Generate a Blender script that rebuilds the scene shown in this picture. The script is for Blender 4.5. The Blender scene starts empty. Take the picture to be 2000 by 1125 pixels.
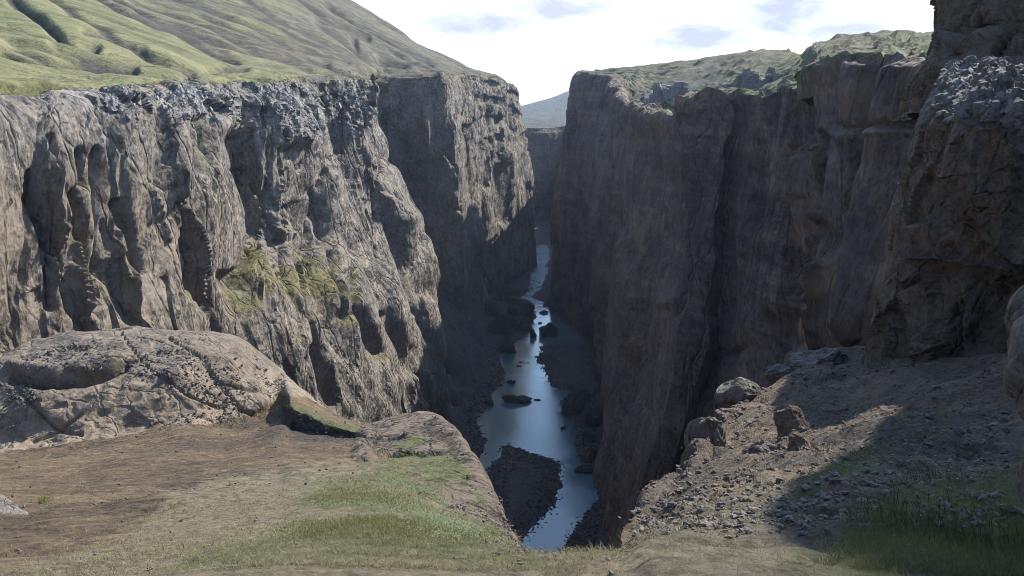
import bpy, math, time
import numpy as np
from concurrent.futures import ThreadPoolExecutor
from mathutils import Vector
T0 = time.time()
R = math.radians
sc = bpy.context.scene
C = sc.collection

# ------------------------------------------------------------------ camera, sky, sun, exposure
H = 120.0                       # camera height above the river
F = 1555.0                      # focal length in photo pixels (2000 wide)
PITCH = R(12.75)
cp, sp = math.cos(PITCH), math.sin(PITCH)
cam_d = bpy.data.cameras.new('camera'); cam = bpy.data.objects.new('camera', cam_d); C.objects.link(cam)
cam.location = (0, 0, H); cam.rotation_euler = (math.pi/2 - PITCH, 0, 0)
cam_d.sensor_width = 36.0; cam_d.lens = 36.0*F/2000.0
cam_d.clip_start = 0.05; cam_d.clip_end = 30000
sc.camera = cam

SUN_AZ, SUN_EL = R(44), R(39)    # azimuth clockwise from +Y
sun_dir = Vector((math.sin(SUN_AZ)*math.cos(SUN_EL), math.cos(SUN_AZ)*math.cos(SUN_EL), math.sin(SUN_EL)))
sd = bpy.data.lights.new('sun', 'SUN'); sd.energy = 5.0; sd.angle = R(0.5); sd.color = (1.0, 0.95, 0.87)
so = bpy.data.objects.new('sun', sd); C.objects.link(so); so.rotation_euler = sun_dir.to_track_quat('Z', 'Y').to_euler()
sc.view_settings.view_transform = 'Standard'; sc.view_settings.look = 'None'
sc.view_settings.gamma = 1.0; sc.view_settings.use_curve_mapping = False
sc.view_settings.exposure = 0.75
sc.render.engine = 'CYCLES'
sc.cycles.use_denoising = True; sc.cycles.denoiser = 'OPENIMAGEDENOISE'; sc.cycles.denoising_prefilter = 'ACCURATE'; sc.cycles.filter_width = 0.9
sc.cycles.max_bounces = 6; sc.cycles.diffuse_bounces = 3; sc.cycles.glossy_bounces = 2
sc.cycles.volume_bounces = 0; sc.cycles.transmission_bounces = 1

class NT:
    """small node tree writer"""
    def __init__(s, tree):
        s.t = tree; tree.nodes.clear(); s.n = tree.nodes; s.l = tree.links
    def node(s, typ, **kw):
        n = s.n.new(typ)
        for k, v in kw.items(): setattr(n, k, v)
        return n
    def put(s, sock, v):
        if isinstance(v, bpy.types.NodeSocket): s.l.new(v, sock)
        elif v is not None:
            if isinstance(v, (tuple, list)) and len(v) == 3 and sock.type == 'RGBA': v = (*v, 1)
            sock.default_value = v
    def math(s, op, a, b=None, c=None, clamp=False):
        n = s.node('ShaderNodeMath', operation=op); n.use_clamp = clamp
        s.put(n.inputs[0], a); s.put(n.inputs[1], b) if b is not None else None
        if c is not None: s.put(n.inputs[2], c)
        return n.outputs[0]
    def vmath(s, op, a, b=None):
        n = s.node('ShaderNodeVectorMath', operation=op); s.put(n.inputs[0], a)
        if b is not None: s.put(n.inputs[1], b)
        return n.outputs['Value'] if op in ('DOT_PRODUCT', 'LENGTH') else n.outputs[0]
    def mix(s, f, a, b, mode='MIX'):
        n = s.node('ShaderNodeMix', data_type='RGBA', blend_type=mode)
        s.put(n.inputs[0], f); s.put(n.inputs[6], a); s.put(n.inputs[7], b)
        return n.outputs[2]
    def ramp(s, f, lo, hi, a=0.0, b=1.0):
        n = s.node('ShaderNodeMapRange', clamp=True)
        for i, v in enumerate((f, lo, hi, a, b)): s.put(n.inputs[i], v)
        return n.outputs[0]
    def noise(s, vec, scale, detail=6, rough=0.6, dist=0.0, typ='FBM'):
        n = s.node('ShaderNodeTexNoise', noise_dimensions='3D', noise_type=typ)
        s.put(n.inputs['Vector'], vec); s.put(n.inputs['Scale'], scale); s.put(n.inputs['Detail'], detail)
        s.put(n.inputs['Roughness'], rough); s.put(n.inputs['Distortion'], dist)
        return n.outputs[0]
    def vor(s, vec, scale, feature='F1', out='Distance', rand=1.0):
        n = s.node('ShaderNodeTexVoronoi', feature=feature); s.put(n.inputs['Vector'], vec); s.put(n.inputs['Scale'], scale)
        s.put(n.inputs['Randomness'], rand)
        return n.outputs[out]
    def facets(s, vec, size):
        """height in metres of broken flat faces of the given size"""
        n = s.node('ShaderNodeTexVoronoi', feature='F1'); s.put(n.inputs['Vector'], vec); s.put(n.inputs['Scale'], 1.0/size)
        d = s.vmath('SUBTRACT', vec, n.outputs['Position']); c = s.vmath('SUBTRACT', n.outputs['Color'], (.5, .5, .5))
        return s.vmath('DOT_PRODUCT', d, c)
    def warp(s, vec, size, amt):
        n = s.node('ShaderNodeTexNoise'); s.put(n.inputs['Vector'], vec); s.put(n.inputs['Scale'], 1.0/size); s.put(n.inputs['Detail'], 3)
        return s.vmath('ADD', vec, s.scale(s.vmath('SUBTRACT', n.outputs['Color'], (.5, .5, .5)), (amt, amt, amt)))
    def scale(s, vec, k):
        return s.vmath('MULTIPLY', vec, k)

# sky: physical sky, thin bright veil of cloud round the sun and low down, a few grey-blue clouds
world = bpy.data.worlds.new('World'); sc.world = world; world.use_nodes = True
w = NT(world.node_tree)
tc = w.node('ShaderNodeTexCoord').outputs['Generated']
sky = w.node('ShaderNodeTexSky', sky_type='NISHITA'); sky.sun_disc = False
sky.sun_elevation = SUN_EL; sky.sun_rotation = SUN_AZ; sky.air_density = 1.0; sky.dust_density = 1.1; sky.altitude = 500
sep = w.node('ShaderNodeSeparateXYZ'); w.put(sep.inputs[0], tc)
X, Y, Z = sep.outputs
el = w.math('MULTIPLY', w.math('ARCSINE', Z), 57.2958)
az = w.math('MULTIPLY', w.math('ARCTAN2', X, Y), 57.2958)
zz = w.math('ADD', w.math('MAXIMUM', Z, 0.0), 0.09)
cb = w.node('ShaderNodeCombineXYZ'); w.put(cb.inputs[0], w.math('DIVIDE', X, zz)); w.put(cb.inputs[1], w.math('DIVIDE', Y, zz))
flat = cb.outputs[0]
n1 = w.noise(flat, 0.55, 7, 0.55, 0.3)
n2 = w.noise(w.scale(tc, (14, 14, 40)), 1.0, 6, 0.6, 0.2)
n3 = w.noise(w.scale(tc, (30, 30, 70)), 1.0, 5, 0.6, 0.2)
sdot = w.vmath('DOT_PRODUCT', tc, tuple(sun_dir))
glow = w.math('POWER', w.ramp(sdot, 0.2, 1.0), 1.5)
low = w.ramp(Z, 0.12, 0.50, 1.0, 0.0)
veil = w.math('MULTIPLY', w.math('MAXIMUM', w.math('MULTIPLY', low, w.ramp(sdot, -0.5, 0.6, 0.25, 1.0)), w.math('MULTIPLY', glow, 0.30)), w.ramp(n1, 0.25, 0.55, 0.72, 1.0))
bgc = w.mix(1.0, sky.outputs[0], (0.11, 0.125, 0.15), 'MULTIPLY')
veil_c = w.mix(w.ramp(sdot, -0.3, 0.9), (0.35, 0.42, 0.52), (1.15, 1.16, 1.18))
veil_c = w.mix(w.ramp(Z, 0.13, 0.30), veil_c, w.mix(1.0, veil_c, (0.95, 1.45, 2.0), 'MULTIPLY'))
col = w.mix(veil, bgc, veil_c)
def cloud(a0, e0, ra, re, amt):
    dx = w.math('DIVIDE', w.math('SUBTRACT', az, a0), ra); dy = w.math('DIVIDE', w.math('SUBTRACT', el, e0), re)
    d = w.math('ADD', w.math('MULTIPLY', dx, dx), w.math('MULTIPLY', dy, dy))
    base = w.math('SUBTRACT', 1.55, d)
    v = w.math('ADD', base, w.math('MULTIPLY', w.math('SUBTRACT', n2, 0.5), 2.2))
    v = w.math('ADD', v, w.math('MULTIPLY', w.math('SUBTRACT', n3, 0.5), 1.6))
    return w.math('MULTIPLY', w.ramp(v, -0.2, 1.5), amt)
cm = None
for a in [(-2.0, 5.7, 5.2, 0.85, 0.85), (3.5, 6.6, 4.0, 0.9, 0.85), (13.5, 4.6, 4.2, 1.05, 0.9), (18.0, 5.9, 3.4, 1.6, 0.9), (21.5, 4.9, 3.4, 0.8, 0.85),
          (26.5, 6.6, 2.8, 0.5, 0.6), (-9.5, 7.0, 3.0, 0.9, 0.35), (-30, 9, 5, 1.2, 0.6), (40, 8, 6, 1.2, 0.6), (8, 12, 7, 1.3, 0.5), (-14, 15, 6, 1.5, 0.5)]:
    m = cloud(*a); cm = m if cm is None else w.math('MAXIMUM', cm, m)
col = w.mix(cm, col, (0.33, 0.36, 0.44))
bg = w.node('ShaderNodeBackground'); w.put(bg.inputs[0], col); bg.inputs[1].default_value = 1.0
wo = w.node('ShaderNodeOutputWorld'); w.l.new(bg.outputs[0], wo.inputs[0])

# ------------------------------------------------------------------ numeric helpers
def P(u, v, y):
    """point seen at photo pixel (u, v), y metres ahead"""
    yc = -(v-562.5)/F; xc = (u-1000.0)/F
    k = y/(cp + yc*sp)
    return (xc*k, y, H + (-sp + yc*cp)*k)
def proj(p):
    y = p[..., 1]; z = p[..., 2]-H
    f = y*cp - z*sp; up = y*sp + z*cp
    ok = f > 0.3
    f = np.where(ok, f, 1.0)
    return np.where(ok, 1000+F*p[..., 0]/f, -9999.0), np.where(ok, 562.5-F*up/f, -9999.0)
def ground(u, v, z=0.0):
    """point seen at pixel (u, v) lying at height z"""
    yc = -(v-562.5)/F
    r = (-sp+yc*cp)/(cp+yc*sp)
    return P(u, v, (z-H)/r)

def _hash(ix, iy, iz, seed):
    h = (ix.astype(np.uint32)*np.uint32(0x8da6b343)) ^ (iy.astype(np.uint32)*np.uint32(0xd8163841)) ^ (iz.astype(np.uint32)*np.uint32(0xcb1ab31f)) ^ np.uint32((seed*0x9E3779B1) & 0xffffffff)
    h ^= h >> np.uint32(15); h *= np.uint32(0x2c1b3c6d); h ^= h >> np.uint32(12); h *= np.uint32(0x297a2d39); h ^= h >> np.uint32(15)
    return h
def _perlin(p, seed):
    i = np.floor(p).astype(np.int32); f = (p-i).astype(np.float32)
    u = f*f*f*(f*(f*6-15)+10)
    out = np.zeros(len(p), np.float32)
    for dx in (0, 1):
        wx = u[:, 0] if dx else 1-u[:, 0]
        for dy in (0, 1):
            wy = u[:, 1] if dy else 1-u[:, 1]
            for dz in (0, 1):
                wz = u[:, 2] if dz else 1-u[:, 2]
                h = _hash(i[:, 0]+dx, i[:, 1]+dy, i[:, 2]+dz, seed)
                gx = (h & 1023).astype(np.float32)/511.5-1; gy = ((h >> 10) & 1023).astype(np.float32)/511.5-1; gz = ((h >> 20) & 1023).astype(np.float32)/511.5-1
                out += wx*wy*wz*(gx*(f[:, 0]-dx)+gy*(f[:, 1]-dy)+gz*(f[:, 2]-dz))
    return out*1.3
POOL = ThreadPoolExecutor(4)
def chunked(fn, *arrs):
    n = len(arrs[0]); step = 40000
    parts = list(POOL.map(lambda a: fn(*[x[a:a+step] for x in arrs]), range(0, n, step)))
    if isinstance(parts[0], tuple): return tuple(np.concatenate(q) for q in zip(*parts))
    return np.concatenate(parts)
def sst(x, a, b):
    t = np.clip((x-a)/(b-a), 0, 1); return t*t*(3-2*t)
def fbm(p, wave, octs=5, gain=0.5, seed=1, px=None, ridged=False):
    """fractal noise, largest wavelength 'wave' metres; octaves finer than the local pixel size px fade out"""
    p = np.asarray(p, np.float32); shp = p.shape[:-1]; q = p.reshape(-1, 3)
    pxr = None if px is None else np.broadcast_to(px, shp).reshape(-1)
    def go(q, x):
        out = np.zeros(len(q), np.float32); a = 1.0; wv = wave
        for o in range(octs):
            n = _perlin(q/np.float32(wv)+np.float32(17.3*o), seed+o)
            if ridged: n = 1-2*np.abs(n)-0.35
            if x is not None: n = n*sst(wv/x, 1.5, 4.0)
            out += a*n; a *= gain; wv *= 0.5
        return out
    r = chunked(go, q, pxr if pxr is not None else np.full(len(q), 1e-6, np.float32))
    return r.reshape(shp)
def voro(p, wave, seed=1, soft=0.16):
    """cell noise -> (tilted facet height, distance between nearest cell borders)"""
    p = np.asarray(p, np.float32); shp = p.shape[:-1]; q = (p.reshape(-1, 3)/np.float32(wave))
    def go(q):
        i = np.floor(q).astype(np.int32); n = len(q)
        d1 = np.full(n, 9.0, np.float32); d2 = d1.copy(); fac = np.zeros(n, np.float32)
        for dx in (-1, 0, 1):
            for dy in (-1, 0, 1):
                for dz in (-1, 0, 1):
                    ix, iy, iz = i[:, 0]+dx, i[:, 1]+dy, i[:, 2]+dz
                    h = _hash(ix, iy, iz, seed)
                    cx = ix+(h & 1023).astype(np.float32)/1023; cy = iy+((h >> 10) & 1023).astype(np.float32)/1023; cz = iz+((h >> 20) & 1023).astype(np.float32)/1023
                    ax, ay, az_ = q[:, 0]-cx, q[:, 1]-cy, q[:, 2]-cz
                    d = ax*ax+ay*ay+az_*az_
                    h2 = _hash(ix, iy, iz, seed+77)
                    gx = (h2 & 1023).astype(np.float32)/511.5-1; gy = ((h2 >> 10) & 1023).astype(np.float32)/511.5-1; gz = ((h2 >> 20) & 1023).astype(np.float32)/511.5-1
                    f = ax*gx+ay*gy+az_*gz+gy*0.45
                    near = d < d1
                    d2 = np.where(near, d1, np.minimum(d2, d)); fac = np.where(near, f, fac); d1 = np.where(near, d, d1)
        e = np.sqrt(d2)-np.sqrt(d1)
        return fac*sst(e, 0.0, soft), e
    a, b = chunked(go, q)
    return a.reshape(shp), b.reshape(shp)

def pchip(t, y, s):
    """monotone cubic along axis 0"""
    t = np.asarray(t, float); y = np.asarray(y, float); h = np.diff(t); d = np.diff(y, axis=0)/h.reshape(-1, *([1]*(y.ndim-1)))
    m = np.zeros_like(y)
    if len(t) > 2:
        w1 = (2*h[1:]+h[:-1]).reshape(-1, *([1]*(y.ndim-1))); w2 = (h[1:]+2*h[:-1]).reshape(-1, *([1]*(y.ndim-1)))
        same = d[1:]*d[:-1] > 0
        with np.errstate(all='ignore'):
            hm = (w1+w2)/(w1/d[:-1]+w2/d[1:])
        m[1:-1] = np.where(same, np.nan_to_num(hm), 0)
    m[0] = d[0]; m[-1] = d[-1]
    k = np.clip(np.searchsorted(t, s, side='right')-1, 0, len(t)-2)
    hh = h[k]; x = ((s-t[k])/hh).reshape(-1, *([1]*(y.ndim-1))); hh = hh.reshape(x.shape)
    return (2*x**3-3*x**2+1)*y[k]+(x**3-2*x**2+x)*hh*m[k]+(-2*x**3+3*x**2)*y[k+1]+(x**3-x**2)*hh*m[k+1]

def screen_len(a, b):
    ua, va = proj(a); ub, vb = proj(b)
    ua, ub = np.clip(ua, -120, 2120), np.clip(ub, -120, 2120); va, vb = np.clip(va, -60, 1180), np.clip(vb, -60, 1180)
    d = np.hypot(ua-ub, va-vb)
    inside = ((np.abs(ua-1000) < 1119) & (np.abs(ub-1000) < 1119) & (va < 1179) & (vb < 1179))
    ang = np.linalg.norm(a-b, axis=-1)/np.linalg.norm((a+b)/2-np.array([0, 0, H]), axis=-1)*F     # true size, not foreshortened
    return np.where(inside, np.maximum(d, ang*0.42), d)
def densify(ctrl, nr, nc, minlen=14, rw=None):
    """ctrl (rows, cols, 3) -> smooth grid (nr, nc, 3), denser where the picture needs it"""
    global ROWS_T
    ctrl = np.asarray(ctrl, float)
    lc = np.maximum(screen_len(ctrl[:, :-1], ctrl[:, 1:]).mean(0), minlen)
    lr = np.maximum(screen_len(ctrl[:-1], ctrl[1:]).mean(1), minlen)
    if rw is not None: lr = lr*np.array(rw)
    tcn = np.concatenate([[0], np.cumsum(lc)]); trn = np.concatenate([[0], np.cumsum(lr)]); ROWS_T = trn/trn[-1]*(nr-1)
    g = pchip(trn, ctrl, np.linspace(0, trn[-1], nr))
    g = pchip(tcn, g.transpose(1, 0, 2), np.linspace(0, tcn[-1], nc)).transpose(1, 0, 2)
    return g
def grid_normals(g, flip=False):
    du = np.gradient(g, axis=1); dv = np.gradient(g, axis=0)
    n = np.cross(du, dv); n /= np.linalg.norm(n, axis=-1, keepdims=True)+1e-9
    return -n if flip else n
def pxsize(g):
    """finest detail worth carving: the larger of a picture pixel and half the mesh spacing"""
    if g.ndim == 3 and min(g.shape[:2]) > 3:
        sp_ = np.maximum(np.linalg.norm(np.gradient(g, axis=0), axis=-1), np.linalg.norm(np.gradient(g, axis=1), axis=-1))*1.1
        return np.maximum(np.maximum(np.linalg.norm(g-np.array([0, 0, H]), axis=-1)/800.0, 0.002), sp_).astype(np.float32)
    return np.maximum(np.linalg.norm(g-np.array([0, 0, H]), axis=-1)/800.0, 0.002).astype(np.float32)
def smooth(a, k=2):
    for _ in range(k):
        b = a.copy(); b[1:-1] = (a[:-2]+2*a[1:-1]+a[2:])/4; a = b.copy(); a[:, 1:-1] = (b[:, :-2]+2*b[:, 1:-1]+b[:, 2:])/4
    return a

def link_mesh(name, verts, faces, mat, parent=None, attrs=None, smooth_shade=False):
    """faces: (n, k) int array"""
    me = bpy.data.meshes.new(name)
    verts = np.ascontiguousarray(verts, np.float32).reshape(-1, 3); faces = np.ascontiguousarray(faces, np.int32)
    nf, k = faces.shape
    me.vertices.add(len(verts)); me.vertices.foreach_set('co', verts.ravel())
    me.loops.add(nf*k); me.loops.foreach_set('vertex_index', faces.ravel())
    me.polygons.add(nf); me.polygons.foreach_set('loop_start', np.arange(0, nf*k, k, dtype=np.int32))
    if smooth_shade: me.polygons.foreach_set('use_smooth', np.ones(nf, bool))
    else: me.polygons.foreach_set('use_smooth', np.zeros(nf, bool))
    for an, av in (attrs or {}).items():
        at = me.attributes.new(an, 'FLOAT_COLOR', 'POINT'); at.data.foreach_set('color', np.ascontiguousarray(av, np.float32).ravel())
    me.materials.append(mat); me.update(calc_edges=True)
    o = bpy.data.objects.new(name, me); C.objects.link(o); o.parent = parent
    return o
def grid_faces(nr, nc, flip=False, wrap=False):
    i = np.arange(nr*nc).reshape(nr, nc)
    if wrap: i = np.concatenate([i, i[:, :1]], axis=1)
    f = np.stack([i[:-1, :-1], i[:-1, 1:], i[1:, 1:], i[1:, :-1]], -1).reshape(-1, 4)
    return f[:, ::-1] if flip else f
def mask4(*ch):
    shp = ch[0].shape; a = np.zeros(shp+(4,), np.float32)
    for i, c in enumerate(ch): a[..., i] = c
    return a
def structure(o): o['kind'] = 'structure'; return o
def stuff(o, label=None, cat=None):
    o['kind'] = 'stuff'
    if label: o['label'] = label
    if cat: o['category'] = cat
    return o
def tag(o, label, cat, group=None):
    o['label'] = label; o['category'] = cat
    if group: o['group'] = group
    return o

def polydist(u, v, pts):
    """distance of (u, v) arrays to a polyline, and the running parameter"""
    best = np.full(u.shape, 1e9); par = np.zeros(u.shape)
    n = len(pts)-1
    for k in range(n):
        ax, ay = pts[k]; bx, by = pts[k+1]; dx, dy = bx-ax, by-ay; L = dx*dx+dy*dy+1e-9
        t = np.clip(((u-ax)*dx+(v-ay)*dy)/L, 0, 1)
        d = np.hypot(u-ax-t*dx, v-ay-t*dy)
        m = d < best; best = np.where(m, d, best); par = np.where(m, (k+t)/n, par)
    return best, par
def inpoly(u, v, pts):
    c = np.zeros(u.shape, bool); n = len(pts)
    for k in range(n):
        (x1, y1), (x2, y2) = pts[k], pts[(k+1) % n]
        cond = ((y1 > v) != (y2 > v))
        xi = (x2-x1)*(v-y1)/((y2-y1) if y2 != y1 else 1e-9)+x1
        c ^= cond & (u < xi)
    return c
def softpoly(u, v, pts, w_):
    """1 inside the outline, 0 outside, soft over w_ pixels"""
    d, _ = polydist(u, v, list(pts)+[pts[0]])
    s = np.where(inpoly(u, v, pts), d, -d)
    return sst(s, -w_, w_)

def rock(g, n, S, amp=1.0, seed=1, zs=0.45, flute=0.6, fine=1.0, facet=1.0, wall=0.0):
    sf = .05 if wall else .03
    """broken rock relief: facets at three sizes, upright flutes, cracks, fine grain; returns moved grid"""
    px = pxsize(g)
    gp = g.copy()
    if wall: gp[..., :2] = wall*g[..., :2].mean(0, keepdims=True)+(1-wall)*g[..., :2]   # joints run down the wall face
    q = (gp*np.array([1, 1, zs])).astype(np.float32)
    wv = np.stack([fbm(q, S*2.0, 3, .5, seed+11), fbm(q, S*2.0, 3, .5, seed+23), fbm(q, S*2.0, 3, .5, seed+31)], -1)*S*0.24
    q = q+wv
    d = fbm(q, S*3.2, 3, .5, seed, ridged=True)*S*0.26
    f1, e1 = voro(q, S*1.15, seed+3, sf); f2, e2 = voro(q, S*0.42, seed+5, sf*1.3)
    d += facet*(f1*S*0.22+f2*S*0.12*sst(S*.42/px, 1.5, 4))
    d -= S*0.05*np.exp(-(e1/0.05)**2)+S*0.03*np.exp(-(e2/0.08)**2)*sst(S*.42/px, 4, 12)
    if flute:
        qq = gp*np.array([1, 1, 0.10])+wv*0.5
        d += flute*fbm(qq, S*0.55, 3, .55, seed+41, px, True)*S*0.13
    sc_ = np.linalg.norm(np.gradient(g, axis=1), axis=-1)/(np.linalg.norm(g-np.array([0, 0, H]), axis=-1)/800)
    d = d+(smooth(d, 4)-d)*np.maximum(sst(sc_, 2, 6), .12 if wall else 0)
    g2 = g+n*(d*amp)[..., None]
    n2 = smooth(grid_normals(g2), 4)
    if (n2*n).sum(-1).mean() < 0: n2 = -n2
    f3, e3 = voro(g2.astype(np.float32)*np.array([1, 1, min(1, zs*1.6)], np.float32)+wv*0.2, S*0.16, seed+7)
    d2 = facet*f3*S*0.035*sst(S*.16/px, 3, 7)+fbm(g2*np.array([1, 1, .45]), S*0.45, 6, .58, seed+51, px)*S*0.055*fine
    return g2+n2*(d2*amp)[..., None]

# ------------------------------------------------------------------ materials
def rock_mat(name, c1, c2, c3, S, moss=(0.085, 0.10, 0.028), pale=(0.30, 0.30, 0.31), tan=(0.25, 0.19, 0.125), mossup=0.62, streak=0.5, bump=1.0, speck=0.0, moss_slope=True, upright=0.5, beds=0.0):
    m = bpy.data.materials.new(name); m.use_nodes = True; t = NT(m.node_tree)
    geo = t.node('ShaderNodeNewGeometry'); pos = geo.outputs['Position']; nz = t.node('ShaderNodeSeparateXYZ'); t.put(nz.inputs[0], geo.outputs['True Normal'])
    at = t.node('ShaderNodeAttribute', attribute_name='mask'); sp_ = t.node('ShaderNodeSeparateColor'); t.put(sp_.inputs[0], at.outputs['Color'])
    mr, mg, mb = sp_.outputs; ma = at.outputs['Alpha']
    a = t.noise(pos, 1.3/S, 8, 0.62, 0.4)
    b = t.noise(pos, 7.0/S, 7, 0.65)
    st = t.noise(t.scale(pos, (1, 1, 0.07+.15*upright)), 2.0/S, 8, 0.68, 1.2)
    fine = t.noise(pos, 55.0/S, 4, 0.7)
    col = t.mix(t.ramp(a, 0.36, 0.64), c1, c2)
    col = t.mix(t.math('MULTIPLY', t.ramp(st, 0.50, 0.68), streak), col, c3)
    col = t.mix(t.ramp(b, 0.42, 0.66, 0.0, 0.8), col, t.mix(1.0, col, (1.75, 1.68, 1.55), 'MULTIPLY'))
    col = t.mix(t.ramp(t.noise(pos, 22.0/S, 8, .8), 0.53, 0.40, 0, 0.8), col, t.mix(1.0, col, (0.42, 0.42, 0.44), 'MULTIPLY'))
    if beds:
        bd = t.noise(t.scale(pos, (.06, .06, 1)), 3.2/S, 8, .65, .8)
        col = t.mix(t.ramp(bd, .56, .44, 0, beds), col, t.mix(1.0, col, (.55, .55, .6), 'MULTIPLY'))
        col = t.mix(t.ramp(bd, .60, .70, 0, beds), col, t.mix(1.0, col, (1.7, 1.5, 1.35), 'MULTIPLY'))
    # tan
    col = t.mix(t.math('MULTIPLY', mb, t.ramp(b, 0.28, 0.6, 0.35, 1.0)), col, t.mix(t.ramp(a, .35, .65), tan, tuple(x*0.72 for x in tan)))
    # pale
    pl = t.math('MULTIPLY', mg, t.ramp(t.noise(pos, 11.0/S, 6, .75), 0.38, 0.54))
    col = t.mix(pl, col, t.mix(t.ramp(fine, .3, .7), pale, tuple(x*0.5 for x in pale)))
    # moss and grass
    mz = t.ramp(nz.outputs[2], mossup-0.25, mossup+0.12) if moss_slope else 1.0
    mn = t.ramp(t.math('ADD', t.noise(pos, 3.4/S, 7, .7), t.math('MULTIPLY', mr, 0.42)), 0.60, 0.78)
    mo = t.math('MULTIPLY', mn, t.math('MINIMUM', 1.0, t.math('MULTIPLY', mr, 2.2)))
    if moss_slope: mo = t.math('MULTIPLY', mo, mz)
    mc = t.mix(t.ramp(t.noise(pos, 9.0/S, 4, .6), .35, .65), moss, tuple(x*f for x, f in zip(moss, (1.7, 1.35, 1.1))))
    mc = t.mix(t.ramp(fine, .3, .75, 0, .6), mc, tuple(x*0.5 for x in moss))
    col = t.mix(mo, col, mc)
    if speck:
        wp = t.vmath('ADD', pos, t.scale(t.node('ShaderNodeTexNoise').outputs['Color'], (S*.05,)*3)); v = t.vor(wp, 42.0/S, 'F1', 'Distance'); vc = t.vor(wp, 42.0/S, 'F1', 'Color')
        sv = t.node('ShaderNodeSeparateColor'); t.put(sv.inputs[0], vc)
        col = t.mix(t.math('MULTIPLY', t.math('MULTIPLY', t.ramp(v, 0.28, 0.16), t.math('GREATER_THAN', sv.outputs[0], 1-speck)), 0.5), col, (0.36, 0.34, 0.32))
    bs = t.node('ShaderNodeBsdfPrincipled'); t.put(bs.inputs['Base Color'], col); bs.inputs['Roughness'].default_value = 0.85; bs.inputs['Specular IOR Level'].default_value = 0.25
    wp_ = t.warp(pos, S*.35, S*.12)
    vp = t.scale(wp_, (1, 1, upright))
    h_ = t.math('MULTIPLY', t.facets(vp, S*.30), 1.1)
    h_ = t.math('ADD', h_, t.math('MULTIPLY', t.facets(vp, S*.12), 1.2))
    h_ = t.math('ADD', h_, t.math('MULTIPLY', t.facets(wp_, S*.05), 1.2))
    h_ = t.math('ADD', h_, t.math('MULTIPLY', t.noise(t.scale(pos, (1, 1, upright)), 4.5/S, 10, .68), S*.13))
    crk = t.node('ShaderNodeTexVoronoi', feature='DISTANCE_TO_EDGE'); t.put(crk.inputs['Vector'], t.warp(t.scale(pos, (1, 1, upright*.6)), S*.25, S*.25)); crk.inputs['Scale'].default_value = 2.2/S
    h_ = t.math('ADD', h_, t.math('MULTIPLY', t.ramp(crk.outputs['Distance'], 0.0, .05, -1.0, 0.0), S*.045))
    bm = t.node('ShaderNodeBump'); bm.inputs['Strength'].default_value = 1.0; bm.inputs['Distance'].default_value = bump; t.put(bm.inputs['Height'], h_)
    t.put(bs.inputs['Normal'], bm.outputs[0])
    o = t.node('ShaderNodeOutputMaterial'); t.l.new(bs.outputs[0], o.inputs[0])
    return m

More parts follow.
